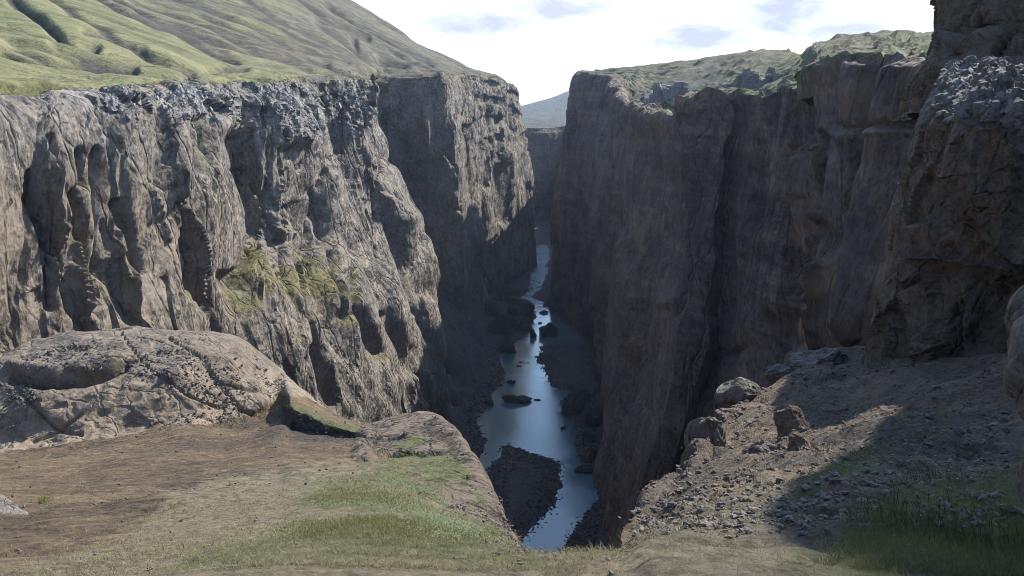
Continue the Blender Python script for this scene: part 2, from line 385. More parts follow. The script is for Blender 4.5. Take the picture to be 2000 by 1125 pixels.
def ground_mat(name, S, soil, soil2, grass, grass2, pale=(0.3, 0.3, 0.31), bump=1.0, litter=(0.28, 0.23, 0.15), stripe=0.0):
    """soil, dry litter and turf; mask r = grass, g = pale rubble, b = dry grass"""
    m = bpy.data.materials.new(name); m.use_nodes = True; t = NT(m.node_tree)
    pos = t.node('ShaderNodeNewGeometry').outputs['Position']
    at = t.node('ShaderNodeAttribute', attribute_name='mask'); sp_ = t.node('ShaderNodeSeparateColor'); t.put(sp_.inputs[0], at.outputs['Color'])
    mr, mg, mb = sp_.outputs; ma = at.outputs['Alpha']
    a = t.noise(pos, 0.5/S, 8, 0.6, 0.5); b = t.noise(pos, 4.0/S, 8, 0.7); f = t.noise(pos, 26.0/S, 6, .75)
    col = t.mix(t.ramp(a, .38, .62), soil, soil2)
    col = t.mix(t.ramp(b, .44, .62, 0, .8), col, t.mix(1.0, col, (1.8, 1.62, 1.42), 'MULTIPLY'))
    col = t.mix(t.ramp(f, .53, .40, 0, .8), col, t.mix(1.0, col, (.42, .42, .42), 'MULTIPLY'))
    dry = t.math('MULTIPLY', t.ramp(t.math('ADD', b, t.math('MULTIPLY', mb, 0.5)), 0.62, 0.82), t.math('MINIMUM', 1.0, t.math('MULTIPLY', mb, 2.0)))
    col = t.mix(t.math('MULTIPLY', dry, t.ramp(f, .35, .6, .35, 1)), col, litter)
    pl = t.math('MULTIPLY', mg, t.ramp(t.noise(pos, 9.0/S, 6, .8), 0.44, 0.56))
    col = t.mix(pl, col, pale)
    gn = t.ramp(t.math('ADD', t.noise(pos, 2.2/S, 8, .7), t.math('MULTIPLY', mr, 0.6)), 0.62, 0.86)
    gn = t.math('MULTIPLY', gn, t.math('MINIMUM', 1.0, t.math('MULTIPLY', mr, 2.5)))
    gc = t.mix(t.ramp(t.noise(pos, 1.1/S, 6, .6), .35, .65), grass, grass2)
    gc = t.mix(t.ramp(f, .5, .25, 0, .8), gc, t.mix(1.0, gc, (.4, .42, .4), 'MULTIPLY'))
    col = t.mix(gn, col, gc)
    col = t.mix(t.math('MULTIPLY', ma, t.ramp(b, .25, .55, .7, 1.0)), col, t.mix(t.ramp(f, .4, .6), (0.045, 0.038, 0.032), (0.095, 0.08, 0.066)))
    if stripe:      # narrow runnels down the fall line
        mp = t.node('ShaderNodeMapping'); t.put(mp.inputs['Vector'], pos); mp.inputs['Rotation'].default_value = (0, 0, -R(24)); mp.inputs['Scale'].default_value = (0.05, 1.0, 0.25)
        sn = t.noise(mp.outputs[0], 0.16, 8, .68, .5)
        col = t.mix(t.ramp(sn, .56, .40, 0, stripe), col, t.mix(1.0, col, (.45, .46, .48), 'MULTIPLY'))
    bs = t.node('ShaderNodeBsdfPrincipled'); t.put(bs.inputs['Base Color'], col); bs.inputs['Roughness'].default_value = 0.9; bs.inputs['Specular IOR Level'].default_value = 0.2
    wp_ = t.warp(pos, S*.1, S*.03)
    h_ = t.math('ADD', t.math('MULTIPLY', t.facets(wp_, S*.07), .7), t.math('MULTIPLY', t.facets(wp_, S*.025), .9))
    h_ = t.math('ADD', h_, t.math('MULTIPLY', t.noise(pos, 9.0/S, 10, .74), S*.05))
    bm = t.node('ShaderNodeBump'); bm.inputs['Strength'].default_value = 1.0; bm.inputs['Distance'].default_value = bump; t.put(bm.inputs['Height'], h_)
    t.put(bs.inputs['Normal'], bm.outputs[0])
    o = t.node('ShaderNodeOutputMaterial'); t.l.new(bs.outputs[0], o.inputs[0])
    return m

M = {}
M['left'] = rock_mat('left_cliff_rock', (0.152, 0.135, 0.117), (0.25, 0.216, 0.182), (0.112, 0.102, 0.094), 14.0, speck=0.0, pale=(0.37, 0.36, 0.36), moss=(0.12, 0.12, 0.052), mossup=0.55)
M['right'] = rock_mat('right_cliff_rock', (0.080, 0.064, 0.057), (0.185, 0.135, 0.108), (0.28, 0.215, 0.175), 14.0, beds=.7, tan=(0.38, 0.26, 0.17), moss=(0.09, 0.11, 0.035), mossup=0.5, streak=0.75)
M['crag'] = rock_mat('crag_rock', (0.078, 0.058, 0.046), (0.135, 0.095, 0.066), (0.15, 0.12, 0.10), 2.6, upright=1.0, bump=.7, speck=0.16, moss=(0.07, 0.09, 0.03), pale=(0.30, 0.28, 0.26), streak=0.25)
M['tan'] = rock_mat('tan_outcrop_rock', (0.115, 0.090, 0.066), (0.17, 0.132, 0.095), (0.092, 0.076, 0.062), 2.2, speck=0.10, upright=1.0, bump=.38, tan=(0.285, 0.215, 0.145), streak=0.15)
M['boulder'] = rock_mat('wet_boulder_rock', (0.05, 0.048, 0.046), (0.075, 0.07, 0.065), (0.09, 0.08, 0.072), 4.0, upright=1.0, bump=.5, streak=0.2)
M['stone'] = rock_mat('loose_stone', (0.105, 0.08, 0.062), (0.175, 0.135, 0.102), (0.08, 0.066, 0.056), 0.25, upright=1.0, bump=.5, streak=0.0)
M['near'] = rock_mat('near_brown_rock', (0.085, 0.062, 0.048), (0.15, 0.105, 0.072), (0.16, 0.125, 0.10), .55, upright=1.0, bump=.6, streak=.25, speck=.08)
M['basalt'] = rock_mat('grey_basalt', (0.27, 0.255, 0.245), (0.38, 0.36, 0.345), (0.18, 0.17, 0.165), 3.0, streak=0.5, pale=(0.48, 0.47, 0.46))
M['hill'] = ground_mat('hillside_turf', 18.0, (0.105, 0.100, 0.070), (0.135, 0.122, 0.085), (0.175, 0.175, 0.078), (0.245, 0.23, 0.112), bump=.45, stripe=.7)
M['plateau'] = ground_mat('plateau_heath', 7.0, (0.085, 0.068, 0.048), (0.125, 0.10, 0.068), (0.12, 0.13, 0.05), (0.18, 0.17, 0.08), bump=1.0)
M['bed'] = ground_mat('river_gravel', 3.0, (0.060, 0.055, 0.055), (0.085, 0.077, 0.075), (0.05, 0.06, 0.03), (0.05, 0.06, 0.03), bump=1.0)
M['ledge'] = ground_mat('ledge_soil', 1.6, (0.078, 0.056, 0.037), (0.165, 0.113, 0.066), (0.10, 0.112, 0.045), (0.165, 0.155, 0.075), bump=1.3, litter=(0.235, 0.20, 0.125), pale=(0.28, 0.24, 0.20))
M['far'] = ground_mat('far_hill_turf', 160.0, (0.075, 0.072, 0.062), (0.095, 0.09, 0.075), (0.08, 0.085, 0.055), (0.10, 0.10, 0.065))

# ------------------------------------------------------------------ left canyon wall
W = lambda x, y, z: (x, y, z)
colsL = [   # rim, foot of rubble band, upper mid, lower mid, foot
    (W(-95, -140, H+2), W(-93, -140, H-8), W(-88, -140, 80), W(-80, -140, 40), W(-60, -140, -3)),
    (W(-64, 20, H+1), W(-63, 20, H-8), W(-59, 20, 80), W(-54, 20, 45), W(-45, 20, -3)),
    (P(-260, 195, 74), P(-262, 250, 73), P(-270, 450, 71), P(-280, 650, 68), W(-43, 62, -3)),
    (P(0, 185, 105), P(0, 245, 96), P(-10, 450, 92), P(-20, 650, 88), W(-43, 80, -3)),
    (P(150, 172, 121), P(150, 268, 108), P(150, 450, 104), P(140, 640, 99), W(-41, 100, -3)),
    (P(300, 163, 142), P(300, 272, 126), P(302, 450, 121), P(312, 640, 114), W(-39, 122, -3)),
    (P(420, 160, 170), P(436, 280, 149), P(428, 450, 141), P(410, 640, 128), W(-38, 145, -3)),
    (P(440, 160, 180), P(458, 275, 169), P(450, 448, 166), P(470, 640, 143), W(-37, 165, -3)),
    (P(545, 158, 194), P(535, 262, 182), P(540, 470, 178), P(585, 640, 163), W(-35, 195, -3)),
    (P(590, 157, 216), P(600, 240, 217), P(625, 450, 210), P(690, 640, 198), W(-34, 235, -3)),
    (P(655, 157, 240), P(650, 235, 250), P(700, 450, 246), P(768, 640, 238), W(-33, 275, -3)),
    (P(715, 155, 275), P(733, 258, 278), P(797, 450, 284), P(836, 640, 292), P(858, 812, 303)),
    (P(719, 160, 296), P(735, 262, 305), P(797, 450, 316), P(836, 640, 325), W(-38, 340, -3)),
    (P(718, 160, 374), P(726, 240, 380), P(775, 450, 388), P(822, 640, 392), W(-46, 398, -3)),
    (P(866, 148, 394), P(870, 240, 396), P(884, 450, 402), P(893, 640, 408), W(-25, 412, -3)),
    (P(892, 146, 432), P(905, 240, 436), P(920, 450, 440), P(930, 610, 446), W(-21, 446, -3)),
    (P(905, 146, 462), P(915, 240, 468), P(950, 450, 480), P(956, 580, 486), W(-17, 488, -3)),
    (P(955, 152, 520), P(962, 240, 522), P(985, 430, 532), P(986, 530, 535), W(-6, 540, -3)),
    (P(1005, 178, 590), P(1013, 240, 598), P(1031, 350, 606), P(1038, 440, 612), P(1040, 525, 606)),
    (W(-8, 640, H+4), W(-4, 640, H-12), W(2, 640, 70), W(6, 640, 30), W(10, 640, -3)),
    (W(-20, 760, H-10), W(-18, 760, H-20), W(-14, 760, 60), W(-10, 760, 30), W(-6, 760, -3)),
    (W(-40, 900, H-20), W(-38, 900, H-30), W(-36, 900, 60), W(-32, 900, 30), W(-28, 900, -3)),
]
ctrlL = np.array(colsL).transpose(1, 0, 2)
rimL = ctrlL[0].copy()
ctrlL = np.concatenate([(ctrlL[0]+np.array([-9, 3, -2.5]))[None], ctrlL])
gL = densify(ctrlL, 336, 860, 12, rw=[.2, 1.2, 1.1, 1, .8])
def wobble(g, w_):
    """uneven rim line, the same for every sheet that meets there"""
    a = fbm(g, 22, 5, .6, seed=401)*3.2; b = fbm(g, 14, 5, .6, seed=403)*1.5
    sgn = np.where(g[..., 0] < 0, 1, -1)
    sc_ = np.clip(g[..., 1]/200, .4, 1.2)
    g = g.copy(); g[..., 0] += sgn*a*w_*sc_; g[..., 2] += b*w_*sc_; return g
_rf = lambda g, k: (1-sst(np.linspace(0, 1, g.shape[0]), 0, k))[:, None]
gL = wobble(gL, _rf(gL, .25))
nL = grid_normals(gL)
if nL[..., 0].mean() < 0: nL = -nL
uL, vL = proj(gL)
zL = gL[..., 2]; rim_fade = sst(np.linspace(0, 1, gL.shape[0])[:, None]*np.ones((1, gL.shape[1])), 0.0, 0.05)
far = sst(gL[..., 1], 420, 520)
# rubble band just below the rim
bn_ = fbm(gL, 25, 4, .6, seed=8)*55
band = (1-sst(vL+bn_, 205, 262))*sst(vL+bn_*.4, 150, 185)*(uL < 735)*sst(uL, 0, 260)
px = pxsize(gL)
dd = np.zeros_like(zL)
for pts, r, dep in [([(455, 280), (475, 380), (490, 450)], 26, -3.5), ([(165, 300), (172, 350)], 13, -2.5), ([(100, 270), (112, 330)], 9, -2.0),
                    ([(640, 250), (660, 420), (672, 600), (720, 690)], 12, -3.5), ([(560, 300), (575, 400), (600, 480)], 18, -3), ([(60, 390), (80, 470), (92, 600)], 10, -1.6),
                    ([(150, 380), (178, 500), (190, 590)], 13, -2.2), ([(225, 520), (262, 620)], 18, -2.0), ([(600, 690), (640, 770), (660, 820)], 14, -3), ([(745, 620), (790, 720)], 12, -3),
                    ([(380, 540), (400, 600)], 14, -2.0), ([(430, 540), (460, 600)], 12, -2), ([(520, 420), (560, 500), (650, 600)], 16, 1.5), ([(700, 300), (740, 420), (775, 560), (800, 680)], 14, -2.5),
                    ([(985, 430), (975, 330)], 9, -5), ([(905, 250), (930, 420)], 6, -4), ([(690, 250), (700, 330)], 12, 2.5), ([(750, 240), (790, 300), (800, 380)], 18, -3), ([(800, 430), (835, 540)], 18, 3), ([(820, 180), (835, 300)], 14, 2.5)]:
    d_, _ = polydist(uL, vL, pts); dd += dep*np.exp(-(d_/r)**2)
rc = np.random.default_rng(22)
for k in range(40):
    u0 = rc.uniform(*(10, 1010)); v0_ = rc.uniform(150, 520); ln_ = rc.uniform(90, 420); sl = .05+.22*(u0 < 800)*(v0_ > 300)
    wob_ = fbm(gL, 16, 3, .5, seed=500+k)*7
    d_, t_ = polydist(uL+wob_, vL, [(u0, v0_), (u0+sl*ln_*.5+rc.uniform(-6, 6), v0_+ln_*.5), (u0+sl*ln_, v0_+ln_)])
    dd += rc.choice([-1, -1, -1, .8])*rc.uniform(1.2, 4.2)*np.exp(-np.abs(d_)/rc.uniform(3, 8))*sst(t_*(1-t_), 0, .08)
gL = gL+nL*(dd*sst(np.linspace(0, 1, gL.shape[0]), 0.03, 0.2)[:, None])[..., None]
# strata ledges on the far part
strata = (np.abs(((zL+9*fbm(gL, 45, 4, seed=5))/13.0) % 1.0-0.5)*2); gL = gL+nL*(far*rim_fade*(sst(strata, .25, .6)-0.5)*1.8*sst(zL, 80, 95)*(.4+.6*sst(fbm(gL, 30, 2, seed=6), -.2, .2)))[..., None]
dbig = fbm(gL*np.array([1, 1, .25]), 45, 3, .5, seed=12, ridged=True)*4.5*sst(np.linspace(0, 1, gL.shape[0]), 0.03, 0.25)[:, None]*sst(gL[..., 1], 90, 200)*(1-.85*sst(gL[..., 1], 370, 450))
gL = gL+nL*dbig[..., None]
gL = rock(gL, nL, 10.0, amp=(.32+.68*sst(gL[..., 1], 85, 200))*(0.06+0.94*sst(np.linspace(0, 1, gL.shape[0]), 0.03, 0.22)[:, None]), seed=3, flute=.9, zs=.32, facet=1.45, wall=.94)
e_ = (voro(gL*np.array([1, 1, .6]), 4.5, 91, .03)[0]*1.2+voro(gL, 1.8, 92, .04)[0]*0.45)*band*(0.4+gL[..., 1]/220)
gL = gL+nL*(e_)[..., None]
ramp_poly = [(425, 430), (470, 440), (560, 490), (650, 545), (690, 640), (760, 720), (800, 830), (640, 830), (560, 760), (480, 640), (380, 560), (400, 500)]
moss = (0.45+1.0*fbm(gL, 16, 5, .65, seed=9))*softpoly(uL, vL, ramp_poly, 55)+0.35*(1-sst(vL, 150, 175))+0.28+0.35*far*sst(zL, 70, 100)+0.5*np.exp(-((uL-455)/40)**2-((vL-290)/30)**2)+0.4*np.exp(-((uL-160)/20)**2-((vL-262)/12)**2)+0.35*sst(uL, 830, 900)*(uL < 960)
palem = band*(.6+.8*fbm(gL, 20, 4, .6, seed=15))+0.45*np.exp(-((uL-500)/60)**2-((vL-450)/30)**2)+0.25*np.exp(-((uL-105)/14)**2-((vL-330)/60)**2)
tanm = 0.55*(1-sst(uL, 250, 700))*sst(vL, 260, 420)+0.35*np.exp(-((uL-850)/30)**2)
structure(link_mesh('canyon_wall_left', gL, grid_faces(*gL.shape[:2]), M['left'], attrs={'mask': mask4(moss, palem, np.clip(tanm, 0, 1))}))

# ------------------------------------------------------------------ hillside above the left wall
rows_h = [rimL+np.array([-.8, 0, -4]), rimL]
def lift(tab): return np.array(tab)
h = {  # column index -> bench, slope, upper slope, top
 0: (W(-130, -170, H+12), W(-180, -180, H+30), W(-260, -200, H+60), W(-420, -220, H+130)),
 1: (W(-85, 25, H+5), W(-120, 25, H+14), W(-190, 25, H+40), W(-360, 25, H+120)),
 2: (P(-280, 165, 84), P(-330, 110, 112), P(-420, 0, 165), P(-700, -260, 260)),
 3: (P(-12, 150, 120), P(-25, 95, 145), P(-80, 0, 200), P(-300, -240, 320)),
 4: (P(135, 142, 138), P(110, 92, 160), P(40, 0, 225), P(-160, -220, 360)),
 5: (P(280, 140, 162), P(245, 92, 190), P(160, 0, 262), P(-30, -200, 400)),
 6: (P(400, 138, 194), P(360, 92, 225), P(260, 0, 300), P(60, -180, 430)),
 7: (P(425, 138, 204), P(385, 92, 235), P(285, 0, 312), P(90, -175, 440)),
 8: (P(532, 139, 224), P(480, 94, 262), P(385, 5, 345), P(200, -150, 460)),
 9: (P(580, 142, 232), P(530, 96, 282), P(430, 8, 365), P(260, -140, 475)),
 10: (P(648, 140, 268), P(600, 98, 318), P(500, 12, 400), P(340, -120, 500)),
 11: (P(705, 138, 305), P(668, 102, 355), P(575, 22, 440), P(420, -100, 530)),
 12: (P(715, 140, 325), P(690, 104, 375), P(600, 26, 460), P(450, -95, 540)),
 13: (P(745, 142, 400), P(740, 112, 440), P(690, 55, 500), P(520, -75, 570)),
 14: (P(850, 138, 415), P(820, 118, 460), P(745, 70, 520), P(580, -45, 590)),
 15: (P(875, 138, 450), P(850, 122, 490), P(790, 85, 540), P(630, -14, 610)),
 16: (P(895, 139, 485), P(875, 128, 515), P(830, 100, 560), P(690, 20, 625)),
 17: (P(938, 144, 540), P(920, 138, 560), P(880, 122, 590), P(780, 68, 640)),
 18: (P(985, 165, 602), P(962, 151, 612), P(920, 136, 625), P(830, 92, 655)),
 19: (W(-20, 655, H+4), W(-40, 665, H+8), W(-60, 680, H+12), W(-110, 705, H+22)),
 20: (W(-40, 780, H-8), W(-60, 790, H-6), W(-100, 800, H), W(-200, 820, H+10)),
 21: (W(-60, 920, H-18), W(-90, 930, H-16), W(-140, 950, H-12), W(-260, 980, H-5)),
}
K = len(rimL)
for r in range(4): rows_h.append(np.array([h[c][r] for c in range(K)]))
last = rows_h[-1]; rows_h.append(last+np.array([-220, 60, 70])+np.array([0, 0, 0])); rows_h.append(last+np.array([-700, 160, 40]))
gH = densify(np.array(rows_h), 260, 460, 10)
gH = wobble(gH, _rf(gH, .2))
uH, vH = proj(gH)
gull = np.zeros(uH.shape); gm = np.zeros(uH.shape)
for pts, r, dep in [([(15, -5), (75, 32), (105, 60), (125, 78), (150, 88), (188, 92)], 6, 2.6), ([(170, -10), (230, 25), (300, 50), (360, 62)], 5, 2.2), ([(165, 62), (210, 72), (260, 90), (290, 112), (335, 130), (380, 142)], 6, 2.6), ([(210, -10), (290, 35), (370, 75), (430, 105), (460, 115)], 5, 2.2),
                    ([(395, 30), (470, 60), (560, 90), (680, 118)], 4, 2.4), ([(300, 40), (420, 80), (520, 105), (640, 125)], 4, 2.0), ([(0, 100), (40, 112), (90, 118), (150, 122), (210, 128), (260, 135)], 6, 2.2), ([(620, 42), (690, 90), (720, 112), (790, 126)], 7, 5.0), ([(690, 75), (700, 100)], 5, 4), ([(640, 10), (700, 50), (760, 85), (830, 115), (855, 132)], 4, 3.0),
                    ([(560, -20), (640, 40), (720, 78)], 4, 2.5), ([(360, 150), (400, 138), (440, 132), (480, 132)], 5, 2.2), ([(160, 115), (210, 128)], 7, 1.6), ([(80, -10), (160, 40), (230, 75)], 4, 1.4), ([(460, -10), (540, 40), (640, 85)], 4, 1.6)]:
    wob = fbm(gH, 30, 4, seed=71, px=pxsize(gH)*2)*9
    d_, t_ = polydist(uH+wob*.5, vH+wob*.7, pts); k = np.exp(-(d_/r)**2); gull = np.maximum(gull, dep*k); gm = np.maximum(gm, np.exp(-(d_/(r*.95))**2))
rh = np.random.default_rng(31)
for k in range(26):
    u0 = rh.uniform(-60, 800); v0_ = rh.uniform(-30, 90)+max(0, (u0-620)*.42); L_ = rh.uniform(90, 330); sl = .27+.24*np.clip((u0+L_/2-100)/700, 0, 1)+rh.uniform(-.03, .03)
    d_, t_ = polydist(uH, vH+fbm(gH, 26, 4, seed=600+k, px=pxsize(gH)*2)*5, [(u0, v0_), (u0+L_*.5, v0_+L_*sl*.5+rh.uniform(-3, 3)), (u0+L_, v0_+L_*sl)])
    e_ = sst(t_*(1-t_), 0, .1); r_ = rh.uniform(1.3, 2.6); gull = np.maximum(gull, 1.5*e_*np.exp(-(d_/(r_*1.6))**2)); gm = np.maximum(gm, rh.uniform(.5, 1)*e_*np.exp(-(d_/r_)**2))
edge0 = sst(np.linspace(0, 1, gH.shape[0]), 0.0, 0.06)[:, None]
ph = math.radians(22)
al = gH[..., 0]*math.cos(ph)+gH[..., 1]*math.sin(ph); ac = -gH[..., 0]*math.sin(ph)+gH[..., 1]*math.cos(ph)
qq = np.stack([al*0.16, ac, gH[..., 2]*0.2], -1)
rel = fbm(qq, 26, 5, .5, seed=61, px=pxsize(gH)*2.0, ridged=True)*.8+fbm(gH, 70, 4, seed=63)*2.2+fbm(gH, 8, 4, .55, seed=66, px=pxsize(gH))*0.35
gH[..., 2] += edge0*(rel-smooth(gull, 2)*1.1)
hn = fbm(gH, 90, 3, seed=65)
green = np.clip(0.62-0.62*sst(uH, 380, 850)-0.5*sst(-(vH-20)+0.12*(uH-300), 0, 120)+0.5*hn-0.9*gm, 0, 1)
green = np.clip(green+0.5*softpoly(uH, vH, [(-200, 40), (120, 60), (330, 125), (480, 130), (700, 135), (560, 150), (300, 160), (-200, 165)], 22)*(1-gm), 0, 1)
palem = 0.8*softpoly(uH, vH, [(85, 178), (130, 158), (230, 165), (420, 178), (700, 165), (700, 200), (85, 205)], 8)
structure(link_mesh('hillside', gH, grid_faces(*gH.shape[:2], flip=True), M['hill'], attrs={'mask': mask4(green, palem, 0.3*np.ones_like(hn), np.clip(gm*.85, 0, 1))}))

# ------------------------------------------------------------------ right canyon wall
colsR = [
    (W(110, 880, H+6), W(108, 880, 95), W(105, 880, 70), W(100, 880, 35), W(94, 880, -3)),
    (W(90, 700, H+14), W(88, 700, 100), W(84, 700, 70), W(79, 700, 35), W(70, 700, -3)),
    (W(66, 560, H+18), W(65, 560, 105), W(59, 560, 70), W(52, 560, 35), W(45, 560, -3)),
    (P(1132, 142, 496), P(1112, 182, 496), P(1100, 300, 492), P(1082, 430, 490), P(1076, 592, 487)),
    (P(1150, 146, 476), P(1135, 200, 474), P(1120, 310, 470), P(1100, 460, 466), P(1092, 606, 462)),
    (P(1205, 156, 425), P(1190, 215, 422), P(1172, 330, 418), P(1155, 500, 410), P(1150, 655, 408)),
    (P(1226, 205, 352), P(1218, 260, 348), P(1205, 400, 344), P(1192, 570, 338), P(1190, 735, 335)),
    (P(1240, 212, 325), P(1240, 270, 322), P(1232, 420, 318), P(1218, 620, 306), P(1206, 800, 298)),
    (P(1298, 236, 268), P(1290, 300, 264), P(1272, 450, 258), P(1246, 680, 248), W(33.5, 246, -3)),
    (P(1355, 205, 222), P(1345, 262, 220), P(1330, 430, 215), P(1300, 680, 208), W(29, 212, -3)),
    (P(1372, 190, 200), P(1372, 262, 198), P(1366, 430, 195), P(1345, 680, 188), W(29, 188, -3)),
    (P(1384, 190, 222), P(1383, 262, 221), P(1378, 450, 216), P(1358, 680, 208), W(38, 206, -3)),
    (P(1470, 186, 194), P(1468, 262, 192), P(1462, 450, 188), P(1452, 700, 180), W(43, 182, -3)),
    (P(1556, 170, 166), P(1556, 262, 164), P(1550, 450, 160), P(1538, 700, 152), W(47, 156, -3)),
    (P(1573, 134, 120), P(1572, 262, 118), P(1566, 450, 116), P(1580, 700, 112), W(40, 116, -3)),
    (P(1590, 126, 116), P(1588, 262, 114), P(1590, 450, 112), P(1600, 700, 108), W(41, 110, -3)),
    (P(1700, 120, 94), P(1700, 262, 92), P(1692, 450, 90), P(1680, 720, 86), W(42, 88, -3)),
    (P(1852, 134, 68), P(1842, 250, 67), P(1810, 450, 66), P(1790, 740, 64), W(41, 64, -3)),
    (W(42, 48, H+1), W(42, 48, H-6), W(40, 48, 90), W(38, 48, 50), W(38, 44, -3)),
    (W(40, 10, H), W(40, 10, H-8), W(38, 10, 90), W(36, 10, 50), W(34, 10, -3)),
    (W(38, -140, H), W(38, -140, H-8), W(36, -140, 90), W(34, -140, 50), W(32, -140, -3)),
]
ctrlR = np.array(colsR).transpose(1, 0, 2)
rimR = ctrlR[0].copy()
ctrlR = np.concatenate([(ctrlR[0]+np.array([9, 3, -2.5]))[None], ctrlR])
gR = densify(ctrlR, 306, 740, 12, rw=[.2, 1.1, 1, 1, .8])
gR = wobble(gR, _rf(gR, .25)*.5)
nR = grid_normals(gR)
if nR[..., 0].mean() > 0: nR = -nR
uR, vR = proj(gR); zR = gR[..., 2]
rimf = sst(np.linspace(0, 1, gR.shape[0]), 0.0, 0.06)[:, None]*np.ones((1, gR.shape[1]))
dd = np.zeros_like(zR)
for pts, r, dep in [([(1570, 150), (1566, 300), (1560, 450), (1545, 620), (1530, 720)], 9, -3.0), ([(1205, 225), (1195, 400), (1200, 600)], 12, -2.5), ([(1160, 650), (1158, 672)], 14, -7.0), ([(1455, 200), (1470, 300), (1500, 420)], 30, -2.0),
                    ([(1372, 200), (1385, 300), (1380, 420), (1372, 560)], 9, 2.0), ([(1330, 280), (1345, 380), (1330, 500)], 12, -2.0), ([(1262, 280), (1255, 420), (1235, 600), (1222, 760)], 10, 1.8), ([(1640, 243), (1700, 252), (1800, 246)], 9, -.7), ([(1620, 262), (1700, 268), (1800, 258)], 8, .4),
                    ([(1430, 330), (1445, 500), (1440, 700)], 16, -1.6), ([(1600, 430), (1680, 500), (1700, 620)], 22, -1.5), ([(1120, 220), (1125, 400), (1118, 560)], 7, -3), ([(1380, 670), (1440, 690), (1500, 680)], 7, -1.2), ([(1185, 260), (1178, 450), (1180, 600)], 7, 3),
                    ([(1290, 250), (1300, 400), (1290, 600), (1280, 800)], 9, -1.8), ([(1500, 200), (1510, 400), (1500, 650)], 12, 1.2), ([(1085, 480), (1078, 570)], 8, -2)]:
    d_, _ = polydist(uR, vR, pts); dd += dep*np.exp(-(d_/r)**2)
rc = np.random.default_rng(21)
for k in range(34):
    u0 = rc.uniform(*(1100, 1720)); v0_ = rc.uniform(150, 520); ln_ = rc.uniform(90, 420); sl = -.06
    wob_ = fbm(gR, 16, 3, .5, seed=500+k)*7
    d_, t_ = polydist(uR+wob_, vR, [(u0, v0_), (u0+sl*ln_*.5+rc.uniform(-6, 6), v0_+ln_*.5), (u0+sl*ln_, v0_+ln_)])
    dd += rc.choice([-1, -1, -1, .8])*rc.uniform(1.2, 4.2)*np.exp(-np.abs(d_)/rc.uniform(3, 8))*sst(t_*(1-t_), 0, .08)
gR = gR+nR*(dd*sst(np.linspace(0, 1, gR.shape[0]), 0.03, 0.16)[:, None])[..., None]
dbig = fbm(gR*np.array([1, 1, .2]), 50, 3, .5, seed=13, ridged=True)*5.0*rimf*sst(gR[..., 1], 80, 200)*(1-.85*sst(gR[..., 1], 330, 420))
gR = gR+nR*dbig[..., None]
gR = rock(gR, nR, 13.0, amp=0.95*(0.08+0.92*rimf)*(0.65+0.35*sst(gR[..., 1], 80, 250)), seed=31, flute=1.1, zs=.26, facet=1.75, wall=.94)
mossR = 0.25+0.5*np.exp(-((vR-168)/26)**2)*sst(uR, 1350, 1400)*(1-sst(uR, 1560, 1600))+0.5*np.exp(-((uR-1470)/60)**2-((vR-470)/16)**2)+0.4*np.exp(-((uR-1440)/90)**2-((vR-230)/24)**2)
paleR = 0.45*np.exp(-((vR-780)/170)**2)*(uR > 1190)*(uR < 1520)+0.30*np.exp(-((uR-1640)/70)**2-((vR-260)/90)**2)
tanR = 0.55*np.clip(fbm(gR, 16, 5, .6, seed=14)*2.2-.25, 0, 1)+0.9*np.exp(-((uR-1388)/9)**2-((vR-265)/60)**2)+0.55*np.exp(-((uR-1372)/9)**2-((vR-530)/50)**2)+0.6*np.exp(-((uR-1574)/9)**2-((vR-600)/120)**2)+0.5*softpoly(uR, vR, [(1640, 250), (1810, 252), (1810, 262), (1650, 265)], 4)+0.5*softpoly(uR, vR, [(1590, 560), (1740, 470), (1745, 500), (1640, 580)], 8)+0.5*np.exp(-((uR-1700)/50)**2-((vR-200)/55)**2)+0.22*sst(uR, 1150, 1250)*(1-sst(uR, 1400, 1500))
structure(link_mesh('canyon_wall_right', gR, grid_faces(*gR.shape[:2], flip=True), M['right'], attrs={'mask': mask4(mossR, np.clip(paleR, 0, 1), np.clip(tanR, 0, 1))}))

# ------------------------------------------------------------------ right plateau
pr = {
 0: (W(150, 890, H+8), W(380, 920, H+12), W(500, 940, H+16)), 1: (W(115, 715, H+16), W(220, 740, H+20), W(330, 780, H+26)), 2: (W(92, 575, H+20), W(120, 600, H+24), W(180, 640, H+32)),
 3: (P(1142, 140, 510), P(1160, 139, 530), P(1178, 139, 560)), 4: (P(1160, 142, 490), P(1178, 138, 515), P(1210, 134, 550)),
 5: (P(1216, 150, 440), P(1235, 142, 465), P(1290, 126, 515)), 6: (P(1242, 186, 362), P(1275, 160, 395), P(1350, 118, 450)),
 7: (P(1262, 194, 334), P(1300, 162, 362), P(1390, 113, 420)), 8: (P(1318, 214, 276), P(1360, 172, 305), P(1450, 104, 370)),
 9: (P(1370, 190, 232), P(1410, 160, 262), P(1500, 99, 330)), 10: (P(1388, 186, 206), P(1432, 158, 238), P(1530, 101, 310)),
 11: (P(1400, 182, 230), P(1440, 156, 252), P(1535, 101, 308)), 12: (P(1480, 176, 204), P(1510, 148, 226), P(1575, 104, 285)), 13: (P(1562, 160, 176), P(1572, 132, 196), P(1605, 92, 258)),
 14: (P(1584, 128, 130), P(1606, 112, 160), P(1640, 85, 235)), 15: (P(1602, 122, 126), P(1628, 106, 156), P(1665, 79, 225)),
 16: (P(1714, 112, 104), P(1732, 96, 130), P(1762, 70, 185)), 17: (P(1862, 124, 76), P(1872, 104, 98), P(1888, 69, 145)),
 18: (W(50, 52, H+2), W(62, 60, H+4), W(90, 80, H+10)), 19: (W(50, 10, H+1), W(65, 10, H+3), W(100, 10, H+9)), 20: (W(50, -140, H+1), W(65, -140, H+3), W(100, -140, H+9)),
}
